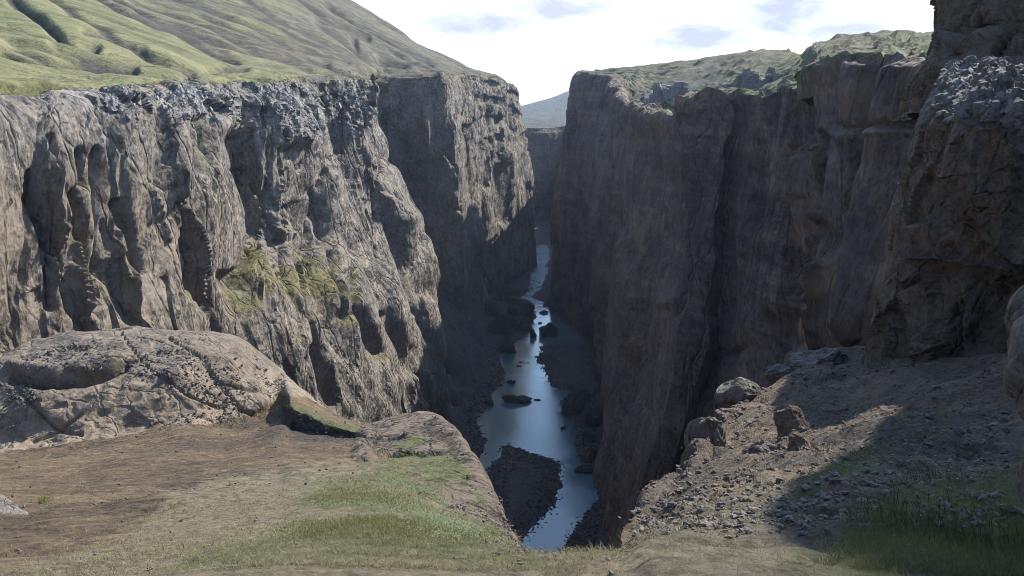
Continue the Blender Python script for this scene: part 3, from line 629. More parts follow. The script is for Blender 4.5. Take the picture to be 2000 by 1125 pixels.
rowsP = [rimR+np.array([.8, 0, -4]), rimR]+[np.array([pr[c][r] for c in range(len(rimR))]) for r in range(3)]
lastp = rowsP[-1]; rowsP.append(lastp+np.array([60, 30, -6])); rowsP.append(lastp+np.array([500, 300, -60]))
gP = densify(np.array(rowsP), 150, 330, 10)
gP = wobble(gP, _rf(gP, .25)*.5)
uP, vP = proj(gP); e0 = sst(np.linspace(0, 1, gP.shape[0]), 0.0, 0.07)[:, None]
pp = pxsize(gP)
rel = fbm(gP, 40, 4, seed=81)*0.6+fbm(gP, 10, 6, .6, seed=83, px=pp, ridged=True)*1.3+voro(gP, 4.0, 87)[0]*1.1
d_, _ = polydist(uP, vP, [(1560, 100), (1580, 120), (1600, 135)]); rel -= 1.2*np.exp(-(d_/9)**2)
gP[..., 2] += rel*e0
gr = 0.42+0.35*fbm(gP, 25, 4, seed=85)+0.7*softpoly(uP, vP, [(1550, 102), (1585, 110), (1572, 165), (1545, 165)], 8)+0.7*softpoly(uP, vP, [(1255, 235), (1340, 190), (1390, 172), (1400, 195), (1300, 240)], 8)+0.45*softpoly(uP, vP, [(1380, 190), (1560, 180), (1560, 165), (1400, 175)], 6)+0.4*softpoly(uP, vP, [(1580, 130), (1640, 118), (1900, 132), (1900, 112), (1640, 108)], 6)
pal = 0.35*fbm(gP, 14, 3, seed=89)+0.10+0.5*softpoly(uP, vP, [(1250, 215), (1420, 170), (1560, 175), (1560, 150), (1260, 165)], 10)
dryP = 0.35+0.5*softpoly(uP, vP, [(1330, 138), (1385, 120), (1405, 138), (1380, 128)], 4)+0.6*softpoly(uP, vP, [(1380, 200), (1560, 175), (1560, 185), (1380, 192)], 4)
structure(link_mesh('plateau_right', gP, grid_faces(*gP.shape[:2]), M['plateau'], attrs={'mask': mask4(np.clip(gr, 0, 1), np.clip(pal, 0, 1), dryP)}))

# ------------------------------------------------------------------ far cliff, far plain and far hill
rf = [W(-160, 905, 98), P(960, 256, 900), P(1025, 250, 880), P(1050, 251, 872), P(1075, 250, 880), P(1110, 246, 890), W(200, 860, 102), W(500, 800, 105)]
cf = []
for i, r in enumerate(rf):
    r = np.array(r); cf.append([r, r+np.array([0, -3, -12]), r+np.array([0, -8, -45]), np.array([r[0], r[1]-15, 22]), np.array([r[0], r[1]-30, -3])])
gF = densify(np.array(cf).transpose(1, 0, 2), 160, 220, 8); nF = grid_normals(gF)
if nF[..., 1].mean() > 0: nF = -nF
gF = rock(gF, nF, 22.0, amp=np.minimum(1, 0.2+sst(np.linspace(0, 1, 160), 0, .08))[:, None], seed=51, flute=1.6)
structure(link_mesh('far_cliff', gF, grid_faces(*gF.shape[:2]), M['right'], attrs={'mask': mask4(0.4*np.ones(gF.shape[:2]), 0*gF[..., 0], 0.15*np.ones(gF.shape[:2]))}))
rowsF = [np.array(rf), np.array([W(-300, 1150, 92), W(-60, 1150, 92), W(20, 1150, 92), W(50, 1150, 92), W(70, 1150, 92), W(100, 1150, 92), W(300, 1150, 95), W(700, 1100, 100)]),
         np.array([W(-900, 2200, 90), W(-300, 2200, 90), W(20, 2200, 92), W(60, 2200, 94), W(120, 2200, 98), W(200, 2200, 104), W(500, 2200, 130), W(1400, 2100, 180)]),
         np.array([W(-1500, 3600, 150), W(-400, 3600, 150), P(1010, 206, 3600), P(1040, 198, 3600), P(1075, 190, 3600), P(1110, 178, 3600), P(1200, 165, 3600), P(1500, 170, 3600)]),
         np.array([W(-1800, 4200, 100), W(-500, 4200, 100), W(20, 4200, 100), W(90, 4200, 110), W(200, 4200, 120), W(300, 4200, 130), W(600, 4200, 150), W(1900, 4200, 150)])]
gV = densify(np.array(rowsF), 120, 150, 8)
gV[..., 2] += fbm(gV, 500, 5, seed=95)*14*sst(gV[..., 1], 900, 1500)
structure(link_mesh('far_hill', gV, grid_faces(*gV.shape[:2], flip=False), M['far'], smooth_shade=True, attrs={'mask': mask4(0.45+0.5*fbm(gV, 400, 3, seed=96), 0*gV[..., 0], 0.3+0*gV[..., 0])}))
# ground sheet that carries everything to the horizon
def quad(name, x0, x1, y0, y1, z, m):
    return link_mesh(name, [(x0, y0, z), (x1, y0, z), (x1, y1, z), (x0, y1, z)], np.array([[0, 1, 2, 3]]), m, attrs={'mask': np.zeros((4, 4))})
structure(quad('ground', -12000, 12000, -12000, 14000, -6.0, M['far']))

# ------------------------------------------------------------------ river bed and water
shore = [(1060, 477), (1048, 481), (1046, 497), (1038, 502), (1043, 511), (1051, 518), (1038, 530), (1037, 545), (1030, 567), (1026, 577), (1016, 580), (1030, 594), (1044, 609), (1046, 620), (1038, 628), (1026, 644), (1013, 666), (997, 676), (978, 692), (979, 708), (984, 727), (984, 753), (962, 766), (957, 780), (960, 794), (928, 821), (942, 845), (946, 866), (936, 904), (934, 935), (925, 1000), (905, 1120),
         (950, 1180), (1060, 1180), (1085, 1093), (1104, 1063), (1130, 1021), (1142, 1002), (1168, 972), (1170, 934), (1161, 927), (1132, 915), (1142, 904), (1127, 881), (1127, 851), (1119, 825), (1096, 810), (1096, 787), (1119, 764), (1104, 762), (1077, 753), (1062, 726), (1055, 711), (1058, 718), (1058, 710), (1043, 706), (1045, 698), (1056, 686), (1054, 678), (1080, 673), (1131, 679), (1144, 673), (1138, 657), (1112, 644), (1099, 628), (1083, 615), (1077, 602), (1061, 599), (1058, 590), (1035, 580), (1042, 574), (1058, 564), (1064, 548), (1070, 532), (1073, 497), (1070, 479)]
bar = [(987, 864), (1010, 874), (1044, 887), (1095, 902), (1089, 923), (1096, 951), (1078, 991), (1047, 1032), (1020, 1056), (985, 1100), (950, 1130), (930, 1090), (940, 1000), (946, 940), (953, 922), (964, 904), (981, 878)]
WL = 0.0
shoreW = [ground(u, v, WL)[:2] for u, v in shore]; barW = [ground(u, v, WL)[:2] for u, v in bar]
yy = np.concatenate([np.geomspace(110, 560, 360), np.geomspace(564, 1000, 60)]); xx = np.linspace(-60, 66, 290)
gx, gy = np.meshgrid(xx, yy)
pz = np.stack([gx, gy, 0*gx], -1)
jx = fbm(pz, 9, 5, .6, seed=101)*1.5; jy = fbm(pz+40, 9, 5, .6, seed=102)*1.8
dS, _ = polydist(gx+jx, gy+jy, shoreW+[shoreW[0]]); ins = inpoly(gx+jx, gy+jy, shoreW)
dB, _ = polydist(gx+jx, gy+jy, barW+[barW[0]]); inb = inpoly(gx+jx, gy+jy, barW)
s_land = np.where(ins, -dS, dS); s_bar = np.where(inb, dB, -dB)
s = np.maximum(s_land, s_bar)
hgt = np.where(s > 0, np.minimum(s*0.16, 0.7+0.02*s), np.maximum(s*0.18, -1.6))
left_talus = np.clip((-14-gx)*0.62, 0, 22)*(gy > 330)*(gy < 620); right_talus = np.clip(s_land-9, 0, 30)*0.55*(gx > 10)*(gy < 330)*(gy > 215)
left_near = np.clip(s_land-6, 0, 40)*0.5*(gx < 0)*(gy < 400)
bump_ = fbm(pz, 6, 4, .55, seed=105)*0.45+voro(pz, 1.6, 107)[0]*0.5+voro(pz, 0.8, 109)[0]*0.22
riff = ((gy > 505)*(gy < 640))*np.maximum(fbm(pz*np.array([1, .6, 1]), 5.0, 3, .6, seed=111)-.10, 0)*2.2
hz = hgt+bump_*sst(s, -3.0, 2.0)*(0.55+0.45*sst(s_land, 4, 12))+smooth(left_talus+right_talus+left_near, 6)+np.where(s < 0, riff*0.9+0, 0)
tal = sst(smooth(left_talus+right_talus+left_near, 6), .5, 4)
hz += tal*(voro(pz, 7, 113)[0]*3.0+fbm(pz, 12, 4, seed=115)*2.0)
bed = np.stack([gx, gy, hz], -1)
structure(link_mesh('riverbed', bed, grid_faces(*gx.shape), M['bed'], attrs={'mask': mask4(0*gx, 0*gx, 0*gx)}))

mw = bpy.data.materials.new('glacial_water'); mw.use_nodes = True; t = NT(mw.node_tree)
pos = t.node('ShaderNodeNewGeometry').outputs['Position']
bs = t.node('ShaderNodeBsdfPrincipled'); t.put(bs.inputs['Base Color'], (0.085, 0.12, 0.12)); bs.inputs['Roughness'].default_value = 0.10; bs.inputs['IOR'].default_value = 1.45; bs.inputs['Specular IOR Level'].default_value = 0.9
yw = t.node('ShaderNodeSeparateXYZ'); t.put(yw.inputs[0], pos)
rapid = t.math('MULTIPLY', t.ramp(yw.outputs[1], 455, 520), t.ramp(t.noise(pos, .12, 4, .6), .35, .55, .35, 1))   # broken water in the narrows
calm = t.ramp(t.noise(pos, 0.05, 3, .5), .4, .6, .25, 1.0)
foam = t.math('MULTIPLY', rapid, t.ramp(t.noise(t.scale(pos, (1, .5, 1)), .8, 6, .7), .50, .62))
t.put(bs.inputs['Base Color'], t.mix(foam, (0.07, 0.12, 0.14), (.62, .66, .68)))
bm = t.node('ShaderNodeBump'); bm.inputs['Strength'].default_value = 1.0; bm.inputs['Distance'].default_value = 1.0
hw = t.math('MULTIPLY', t.noise(t.scale(pos, (1.0, 0.8, 1)), 0.9, 6, .62, .6), t.math('MULTIPLY', calm, .07))
hw = t.math('ADD', hw, t.math('MULTIPLY', t.noise(pos, .55, 6, .65, .5), t.math('MULTIPLY', rapid, 1.1)))
t.put(bm.inputs['Height'], hw); t.put(bs.inputs['Normal'], bm.outputs[0])
o = t.node('ShaderNodeOutputMaterial'); t.l.new(bs.outputs[0], o.inputs[0])
wx, wy = np.meshgrid(np.linspace(-80, 110, 40), np.linspace(100, 1000, 90))
structure(link_mesh('river', np.stack([wx, wy, 0*wx+WL], -1), grid_faces(*wx.shape), mw, smooth_shade=True))

# ------------------------------------------------------------------ boulders
def icos(sub):
    t_ = (1+5**.5)/2
    v = np.array([(-1, t_, 0), (1, t_, 0), (-1, -t_, 0), (1, -t_, 0), (0, -1, t_), (0, 1, t_), (0, -1, -t_), (0, 1, -t_), (t_, 0, -1), (t_, 0, 1), (-t_, 0, -1), (-t_, 0, 1)], float)
    f = np.array([(0, 11, 5), (0, 5, 1), (0, 1, 7), (0, 7, 10), (0, 10, 11), (1, 5, 9), (5, 11, 4), (11, 10, 2), (10, 7, 6), (7, 1, 8), (3, 9, 4), (3, 4, 2), (3, 2, 6), (3, 6, 8), (3, 8, 9), (4, 9, 5), (2, 4, 11), (6, 2, 10), (8, 6, 7), (9, 8, 1)])
    v /= np.linalg.norm(v, axis=1, keepdims=True)
    for _ in range(sub):
        e = {}; vl = list(v); nf = []
        def mid(a, b):
            k_ = (min(a, b), max(a, b))
            if k_ not in e:
                m_ = vl[a]+vl[b]; vl.append(m_/np.linalg.norm(m_)); e[k_] = len(vl)-1
            return e[k_]
        for a, b, c in f:
            x, y, z = mid(a, b), mid(b, c), mid(c, a); nf += [(a, x, z), (b, y, x), (c, z, y), (x, y, z)]
        v = np.array(vl); f = np.array(nf)
    return v, f
ICO = {k: icos(k) for k in (0, 1, 2, 3, 4, 5)}
rng = np.random.default_rng(7)
def rotz(a): c, s_ = math.cos(a), math.sin(a); return np.array([[c, -s_, 0], [s_, c, 0], [0, 0, 1]])
def boulder_verts(dims, seed, sub=4, rz=0.0, cut=0.75, rough=1.0):
    v, f = ICO[sub]; r = np.random.default_rng(seed)
    v = v.copy()
    pl = r.normal(size=(11, 3)); pl /= np.linalg.norm(pl, axis=1, keepdims=True)
    for n_ in pl:                      # flat broken faces
        d = v@n_; h_ = cut*r.uniform(.85, 1.15); v = v-np.maximum(d-h_, 0)[:, None]*n_*0.92
    q = v+seed*3.7
    n_ = v/np.linalg.norm(v, axis=1, keepdims=True)
    v = v+n_*(fbm(q, 1.1, 3, .5, seed)*0.16+voro(q, .5, seed)[0]*0.10*rough+fbm(q, 0.3, 4, .6, seed+5)*0.05*rough)[:, None]
    v = v*np.array(dims)
    return v@rotz(rz).T, f
def boulder(loc, dims, label, seed, mat='boulder', name='boulder', cat='boulder', group=None, sub=3, rz=0.0, cut=.75, msk=(0.1, 0, 0), rough=1.0):
    v, f = boulder_verts(dims, seed, sub, rz, cut, rough)
    a = np.zeros((len(v), 4), np.float32); a[:, :3] = msk
    o = link_mesh(name, v, f, M[mat], attrs={'mask': a}); o.location = loc
    return tag(o, label, cat, group)
def water_rock(u, v, wpx, hpx, label, seed, depth=0.8, sub=3, group=None, sink=.35, cut=.7, **k):
    """rock whose waterline centre shows at (u, v); width and height in photo pixels"""
    p = ground(u, v); d = math.dist(p, (0, 0, H)); s_ = d/F
    w_ = wpx*s_/2; h_ = hpx*s_
    return boulder((p[0], p[1]+w_*depth*.5, h_*(0.5-sink)), (w_, w_*depth, h_*(0.5+sink)), label, seed, sub=sub, group=group, cut=cut, **k)
water_rock(1009, 787, 74, 15, 'long flat-topped dark rock lying across the river like a barge', 11, depth=0.42, sub=4, cut=.62, rz=0.03)
water_rock(1051, 782, 17, 2.5, 'thin low spit of rock at the right end of the long flat rock', 12, depth=0.5)
water_rock(1077, 657, 46, 25, 'pyramid-shaped dark boulder standing in the river', 13, depth=0.75, sub=4, cut=.55)
water_rock(1041, 659, 14, 20, 'narrow upright rock in the water left of the pyramid-shaped boulder', 14, depth=0.8)
water_rock(999, 749, 21, 8, 'small dark rock in the river behind the long flat rock', 15)
water_rock(1055, 632, 9, 3, 'tiny low rock in the water just behind the pyramid-shaped boulder', 16)
water_rock(1062, 612, 18, 6, 'low double rock crossing the narrow channel, furthest of the rocks in open water', 17)
water_rock(1101, 839, 13, 7, 'small round rock by the right shore near the fallen boulders', 18)
water_rock(1141, 924, 38, 12, 'flat slab rock at the right shore where the water breaks white', 19, depth=.6)
water_rock(1031, 709, 4, 1.6, 'pebble-sized rock, right one of three in mid river', 20, sub=2)
water_rock(1017, 708, 9, 2, 'low sliver of rock, left one of three in mid river', 21, sub=2)
water_rock(1013, 716, 13, 2, 'flat wet rock barely above the water, nearest of those in mid river', 22, sub=2)
water_rock(955, 791, 20, 14, 'dark rock on the left shore level with the long flat rock', 23)
water_rock(1122, 560, 6, 4, 'small rock at foot of the far right wall', 24, sub=2)
# fallen blocks on the left bank
for i, (u, v, w_, h_, lab) in enumerate([(1015, 618, 70, 38, 'largest rounded slab leaning down to the water on the left bank'), (1018, 646, 56, 26, 'humped dark boulder below the largest slab on the left bank'), (985, 590, 44, 34, 'dark boulder against the left wall above the largest slab'),
        (1003, 580, 26, 14, 'small block at the far end of the left bank boulders'), (980, 655, 60, 40, 'broad dark boulder on the left bank behind the humped one'), (990, 690, 42, 26, 'nearest of the left bank boulders, beside the wide bend'), (958, 620, 40, 36, 'boulder wedged under the left wall, highest of the bank')]):
    water_rock(u, v, w_, h_, lab, 40+i, depth=1.0, sub=4, sink=.4, rz=rng.uniform(-.5, .5), rough=.7)
# fallen blocks on the right bank
for i, (u, v, w_, h_, lab) in enumerate([(1118, 812, 42, 52, 'big rounded boulder at the waterline on the right bank'), (1140, 805, 42, 44, 'second rounded boulder touching the big one on the right bank'), (1162, 838, 46, 52, 'tall dark boulder against the right wall behind the rounded pair'), (1168, 905, 36, 38, 'boulder under the right wall above the white water'),
        (1150, 868, 34, 24, 'smaller boulder between the tall boulder and the shore'), (1163, 720, 40, 16, 'low boulder on the gravel bank near the right wall'), (1180, 790, 46, 60, 'steep block fallen against the foot of the right wall'), (1115, 762, 18, 8, 'small boulder at the tip of the gravel bank'), (1148, 662, 22, 28, 'dark block inside the arch at the foot of the right wall'), (1180, 745, 40, 30, 'boulder at the back of the gravel bank')]):
    water_rock(u, v, w_, h_, lab, 60+i, depth=.9, sub=4, sink=.4, rz=rng.uniform(-.5, .5), rough=.8)
# cobbles scattered along the shores: one mass
cv, cf_ = [], []; base = 0; vv0, ff0 = ICO[0]
cand = np.argwhere((s > -2.2) & (s < 8) & (gy < 420)); cand = cand[rng.permutation(len(cand))[:4500]]
for (r_, c_) in cand:
    sz = rng.uniform(.25, .65)*(1.0 if s[r_, c_] > 0 else .8); v_ = vv0*np.array([sz, sz*rng.uniform(.6, 1), sz*.6])*(1+rng.uniform(-.2, .2, (len(vv0), 1)))
    cv.append(v_@rotz(rng.uniform(0, 6.28)).T+np.array([gx[r_, c_], gy[r_, c_], max(hz[r_, c_], -0.25)+sz*.2])); cf_.append(ff0+base); base += len(vv0)
stuff(link_mesh('shore_cobbles', np.concatenate(cv), np.concatenate(cf_), M['boulder'], attrs={'mask': np.zeros((base, 4))}), 'dark cobbles along the river edge and on the gravel bars', 'cobbles')

# ------------------------------------------------------------------ foreground ledge and scree
prof = {  # u: (A, B, C, D) as (v, distance); D is the rim against the canyon
 -1100: ((960, 7), (850, 20), (740, 23), (640, 26)), -400: ((975, 8), (865, 21), (765, 23), (690, 26)),
 0: ((980, 9), (872, 22), (790, 23.2), (700, 25.5)), 60: ((980, 9), (870, 22), (770, 23.4), (672, 26.5)), 150: ((975, 9.5), (862, 22), (755, 23.8), (651, 27)), 240: ((970, 10), (850, 22.5), (750, 24), (645, 27.5)),
 350: ((960, 10.5), (838, 23), (742, 24.6), (649, 28)), 450: ((950, 11), (833, 24), (748, 25.6), (656, 29)), 500: ((945, 11), (826, 24.5), (765, 26), (684, 30)), 545: ((940, 11.5), (808, 25), (780, 26.5), (722, 30)),
 572: ((935, 11.5), (842, 22.4), (796, 22.8), (750, 29)), 640: ((930, 12), (852, 21.6), (828, 21.9), (800, 27)), 705: ((925, 12), (858, 21.2), (847, 21.4), (829, 26)),
 735: ((925, 12), (885, 18), (855, 21.5), (828, 26)), 780: ((935, 11), (892, 16.5), (852, 21), (817, 25)), 840: ((960, 9.5), (912, 14.5), (860, 19.5), (812, 24)),
 880: ((985, 8), (938, 12.5), (888, 16.5), (836, 21)), 920: ((1010, 7), (972, 10), (932, 13), (893, 16)), 960: ((1040, 6), (1012, 8), (986, 10.3), (960, 12.5)),
 985: ((1062, 5.2), (1045, 6.4), (1028, 8), (1012, 9)), 1002: ((1090, 4.1), (1080, 4.7), (1070, 5.4), (1062, 6.0)), 1012: ((1104, 3.6), (1096, 4.0), (1090, 4.4), (1084, 4.7)), 1060: ((1108, 3.5), (1100, 3.9), (1095, 4.2), (1090, 4.5)),
 1150: ((1108, 3.5), (1100, 3.9), (1095, 4.2), (1090, 4.5)), 1222: ((1105, 3.5), (1094, 3.9), (1085, 4.2), (1078, 4.5)), 1236: ((1100, 3.6), (1085, 4.1), (1065, 4.8), (1040, 5.8)),
 1262: ((1085, 3.9), (1060, 4.8), (1030, 6.2), (995, 8)), 1300: ((1070, 4.2), (1040, 5.2), (1000, 7.5), (960, 10)), 1350: ((1050, 4.5), (1000, 6.5), (955, 10.5), (918, 13.5)), 1360: ((1048, 4.5), (995, 6.7), (940, 10.7), (872, 14.8)),
 1410: ((1040, 4.5), (970, 7.5), (890, 14), (825, 19)), 1470: ((1030, 4.6), (950, 8), (860, 15), (783, 21)), 1550: ((1010, 4.8), (920, 9), (820, 17), (738, 24)), 1650: ((1000, 5), (900, 9.5), (790, 18), (692, 27)),
 1720: ((1000, 4.8), (890, 9), (800, 15), (688, 26)), 1850: ((1000, 4.4), (890, 8.5), (810, 12.5), (700, 22)), 2000: ((1000, 4), (880, 7.5), (800, 10.5), (700, 16)), 2300: ((980, 3.5), (850, 6.5), (760, 9), (650, 13)), 3000: ((900, 2.9), (760, 5), (660, 7), (560, 10)),
}
cg = []
for u, q in sorted(prof.items()):
    near = 3.0 if u < 1150 else 2.6
    k = [((u-1000)/170.0*1.3, -7, H-1.0), ((u-1000)/420.0, -0.5, H-1.65), P(u, 1400, 1.75), P(u, 1125, near)]+[P(u, v, y) for v, y in q]
    d = np.array(k[-1]); yE = d[1]
    sx = d[0]/yE
    down = -1 if u > 1700 else 0
    k += [(sx*(yE+.04*yE+.15), yE*1.04+.15, d[2]-0.5), (sx*(yE*1.08+.5), yE*1.08+.5, d[2]-3.0), (sx*(yE+4), yE+4, d[2]-28), (sx*(yE+8), yE+8, -3)]
    cg.append(k)
cg = np.array(cg).transpose(1, 0, 2)
gG = densify(cg, 420, 620, 8, rw=[.2, .2, .3, 1, 1.15, 1.3, 1.5, 1.2, .3, .12, .08]); RIM_ROW = ROWS_T[7]
nG = grid_normals(gG)
if nG[..., 2].mean() < 0: nG = -nG
uG, vG = proj(gG); pG = pxsize(gG)
yG = gG[..., 1]
out = softpoly(uG, vG, [(-600, 880), (0, 882), (60, 872), (150, 862), (200, 855), (265, 845), (300, 835), (400, 828), (470, 812), (520, 792), (545, 770), (600, 775), (640, 800), (700, 600), (0, 600), (-600, 600)], 7)
knob = softpoly(uG, vG, [(700, 835), (690, 900), (760, 900), (900, 1010), (960, 1050), (1010, 1090), (1020, 1060), (900, 800), (700, 800)], 12)
scree = sst(uG, 1215, 1290)*(1-0.2*sst(uG, 1800, 1900))
below = sst(gG[..., 2], H-30, H-14); 
dd = np.zeros_like(yG)
for pts, r, dep in [([(24, 742), (80, 752), (150, 750), (210, 738), (245, 718)], 7, -0.42), ([(30, 722), (90, 730), (170, 724), (235, 708)], 12, 0.28), ([(235, 650), (262, 690), (300, 730), (370, 775), (440, 800)], 2.5, -0.09), ([(245, 715), (320, 690), (400, 700), (415, 735)], 2.5, -0.10),
                    ([(18, 745), (60, 790), (110, 840), (160, 850)], 3, -0.12), ([(330, 660), (390, 700), (470, 800)], 3, -0.15), ([(330, 740), (345, 735)], 8, 0.25), ([(470, 800), (500, 808), (530, 790)], 3, -.15), ([(420, 745), (520, 770)], 4, -0.15), ([(65, 865), (110, 845), (160, 810)], 3, -0.12)]:
    d_, _ = polydist(uG, vG, pts); dd += dep*np.exp(-(d_/r)**2)
gG = gG+nG*dd[..., None]
turf = softpoly(uG, vG, [(560, 790), (590, 800), (640, 838), (705, 845), (712, 858), (640, 860), (560, 835)], 6)
# relief: soil ripples, rock faces on outcrop and knob, rubble on scree and on the drop
n_soil = fbm(gG, 3.0, 5, .5, seed=201, px=pG)*0.14+fbm(gG, 0.6, 5, .6, seed=203, px=pG)*0.035
n_rock = fbm(gG, 3.5, 4, .5, seed=205, px=pG, ridged=True)*0.11+voro(gG, 1.6, 207)[0]*0.13*sst(1.6/pG, 3, 8)+voro(gG, 0.5, 209)[0]*0.10*sst(.5/pG, 3, 8)+fbm(gG, .5, 6, .6, seed=211, px=pG)*0.07
n_scree = fbm(gG, 2.8, 5, .58, seed=213, px=pG, ridged=True)*0.24+voro(gG, 0.55, 215)[0]*0.09*sst(.55/pG, 3, 8)*1.6+voro(gG, 0.16, 217)[0]*0.03*sst(.16/pG, 3, 6)+fbm(gG, .3, 5, .65, seed=219, px=pG)*0.03
near_f = 0.35+0.65*sst(yG, 3, 10)
rk = np.clip(out*0.75+knob*1.1, 0, 1.1)*(1-0.6*turf)
disp = n_soil*(1-rk)*(1-scree)+n_rock*rk*(1-scree)*np.clip(yG/18, .12, 1)+n_scree*scree*near_f+0.10*turf*fbm(gG, .5, 4, .6, seed=221)
disp = disp*sst(yG, 0.5, 2.5)*below+(1-below)*(voro(gG*np.array([1, 1, .5]), 6, 223)[0]*2.0+fbm(gG, 4, 4, seed=225)*1.2)
n_s = smooth(grid_normals(gG), 5); n_s *= np.sign((n_s*nG).sum(-1).mean())
gG = gG+n_s*disp[..., None]
gN = grid_normals(gG); gN *= np.sign((gN*nG).sum(-1).mean())
# colour masks: green turf, pale rubble, dry grass
gA = (.25+.75*sst(fbm(gG, 1.8, 5, .65, seed=257), -.12, .12))*softpoly(uG, vG, [(540, 1030), (580, 985), (640, 955), (700, 950), (800, 960), (870, 1010), (960, 1062), (930, 1085), (800, 1100), (640, 1080), (560, 1065)], 26)
gB = sst(fbm(gG, 1.6, 5, .65, seed=256), -.15, .1)*softpoly(uG, vG, [(690, 890), (740, 880), (850, 960), (930, 1040), (960, 1075), (860, 1040), (740, 960), (680, 930)], 14)
gC = softpoly(uG, vG, [(1540, 1000), (1640, 930), (1800, 830), (1860, 800), (1850, 870), (1700, 950), (1580, 1005)], 14)
gD = softpoly(uG, vG, [(1560, 1130), (1700, 1010), (1800, 980), (1990, 940), (2100, 1300), (1500, 1300)], 30)
lip_, _ = polydist(uG, vG, [(552, 790), (580, 797), (612, 812), (650, 834), (705, 845)]); gE = .95*np.exp(-(lip_/7)**2); gK = 0.75*sst(fbm(gG, 2.2, 5, .65, seed=255), -.05, .2)*softpoly(uG, vG, [(740, 880), (800, 850), (880, 890), (960, 1000), (985, 1050), (960, 1060), (850, 960), (740, 890)], 14)
grn = np.clip(gA*0.95+gB*0.8+gC*0.8+gD*0.85+gE+gK+0.42*softpoly(uG, vG, [(300, 1130), (420, 1040), (560, 1010), (900, 1060), (1100, 1130)], 30)+.15*sst(vG, 1080, 1110), 0, 1)*(1-out)
dry = np.clip(0.85*softpoly(uG, vG, [(-100, 1160), (200, 1060), (420, 960), (620, 930), (760, 930), (1000, 1060), (1250, 1080), (1500, 1010), (1560, 1140), (1000, 1300)], 50)+0.25+0.5*gK+0.4*softpoly(uG, vG, [(1230, 1090), (1400, 1010), (1560, 960), (1500, 1060)], 20), 0, 1)
M_pale = 0.22*scree+0.12
fgm = mask4(grn, M_pale, dry, np.clip(.75*scree*(.5+fbm(gG, 3, 4, .6, seed=261))+1.0*softpoly(uG, vG, [(552, 795), (600, 812), (650, 840), (708, 850), (712, 862), (640, 864), (585, 858), (548, 830)], 4)+.5*softpoly(uG, vG, [(0, 870), (300, 840), (560, 800), (700, 860), (560, 900), (200, 900)], 18)*(.5+fbm(gG, 2, 4, seed=262)), 0, .9))  # alpha: dark soil; bank face under the turf lip also carries painted shade
rsel = np.clip(out+knob*0.9*(1-gB), 0, 1)
mixed = M['ledge']
# two soils on one sheet: the outcrop and knob faces take the rock material
fG = grid_faces(*gG.shape[:2]); 
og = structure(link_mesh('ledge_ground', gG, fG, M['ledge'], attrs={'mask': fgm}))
og.data.materials.append(M['tan']); og.data.materials.append(M['crag'])
jn = fbm(gG, .8, 4, .6, seed=231)*0.6
fi = ((out+jn*0.25 > .5)*1).reshape(-1)[fG].max(1)
fk = ((((knob*(1-gB)*(1-gK)+jn*.4) > .55) | (below < .5)) & (out < .5)).reshape(-1)[fG].max(1)
og.data.polygons.foreach_set('material_index', np.where(fi > 0, 1, np.where(fk > 0, 2, 0)).astype(np.int32))
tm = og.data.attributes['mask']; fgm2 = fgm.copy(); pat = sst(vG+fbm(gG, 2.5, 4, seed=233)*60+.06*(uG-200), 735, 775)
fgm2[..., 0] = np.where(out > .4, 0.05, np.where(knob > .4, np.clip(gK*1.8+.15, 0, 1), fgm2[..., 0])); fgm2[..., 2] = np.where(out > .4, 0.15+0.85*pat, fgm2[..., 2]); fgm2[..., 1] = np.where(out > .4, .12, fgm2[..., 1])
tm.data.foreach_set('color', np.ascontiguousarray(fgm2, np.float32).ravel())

# ------------------------------------------------------------------ crag on the right, pinnacle, near rock, slab, dome
def blob(name, rows, mat, S, label, cat, amp=1.0, ncol=220, nrow=200, seed=1, msk=(0.1, .1, .2), depth=1.0, flute=.3):
    """rows: (u of left edge, v, distance, half width in metres) from top to foot; closed round body"""
    ctl = []
    th = np.linspace(0, 2*math.pi, 13)[:-1]
    top = None
    for (u, v, y, hw) in rows:
        xl, yl, zl = P(u, v, y); cx = xl+hw
        r_ = np.array([(cx-hw*math.cos(a), yl+hw*depth*(-math.sin(a))+hw*depth*.3, zl) for a in th]); ctl.append(r_)
    c0 = ctl[0].mean(0); ctl = [ctl[0]*0.02+(c0+np.array([0, 0, rows[0][3]*.10]))*.98]+ctl
    ctl = np.array(ctl); ctl = np.concatenate([ctl, ctl[:, :1]], 1)
    trn = np.concatenate([[0], np.cumsum(np.linalg.norm(np.diff(ctl, axis=0), axis=-1).mean(1)+.02)])
    g = pchip(trn, ctl, np.linspace(0, trn[-1], nrow)); a_ = np.arange(13)
    g = g.transpose(1, 0, 2); ext = np.concatenate([g[-4:-1], g, g[1:4]]); g = pchip(np.arange(-3, 16), ext, np.linspace(0, 12, ncol+1)[:-1]).transpose(1, 0, 2)
    n = grid_normals(np.concatenate([g[:, -2:], g, g[:, :2]], 1))[:, 2:-2]
    c_ = g.mean((0, 1)); 
    if ((g-c_)*n).sum(-1).mean() < 0: n = -n
    g = rock(g, n, S, amp=amp, seed=seed, flute=flute, zs=.7)
    mk = np.zeros(g.shape[:2]+(4,), np.float32); mk[..., :3] = msk
    o = link_mesh(name, g, grid_faces(*g.shape[:2], wrap=True), M[mat], attrs={'mask': mk})
    return tag(o, label, cat) if cat else o
cr = []
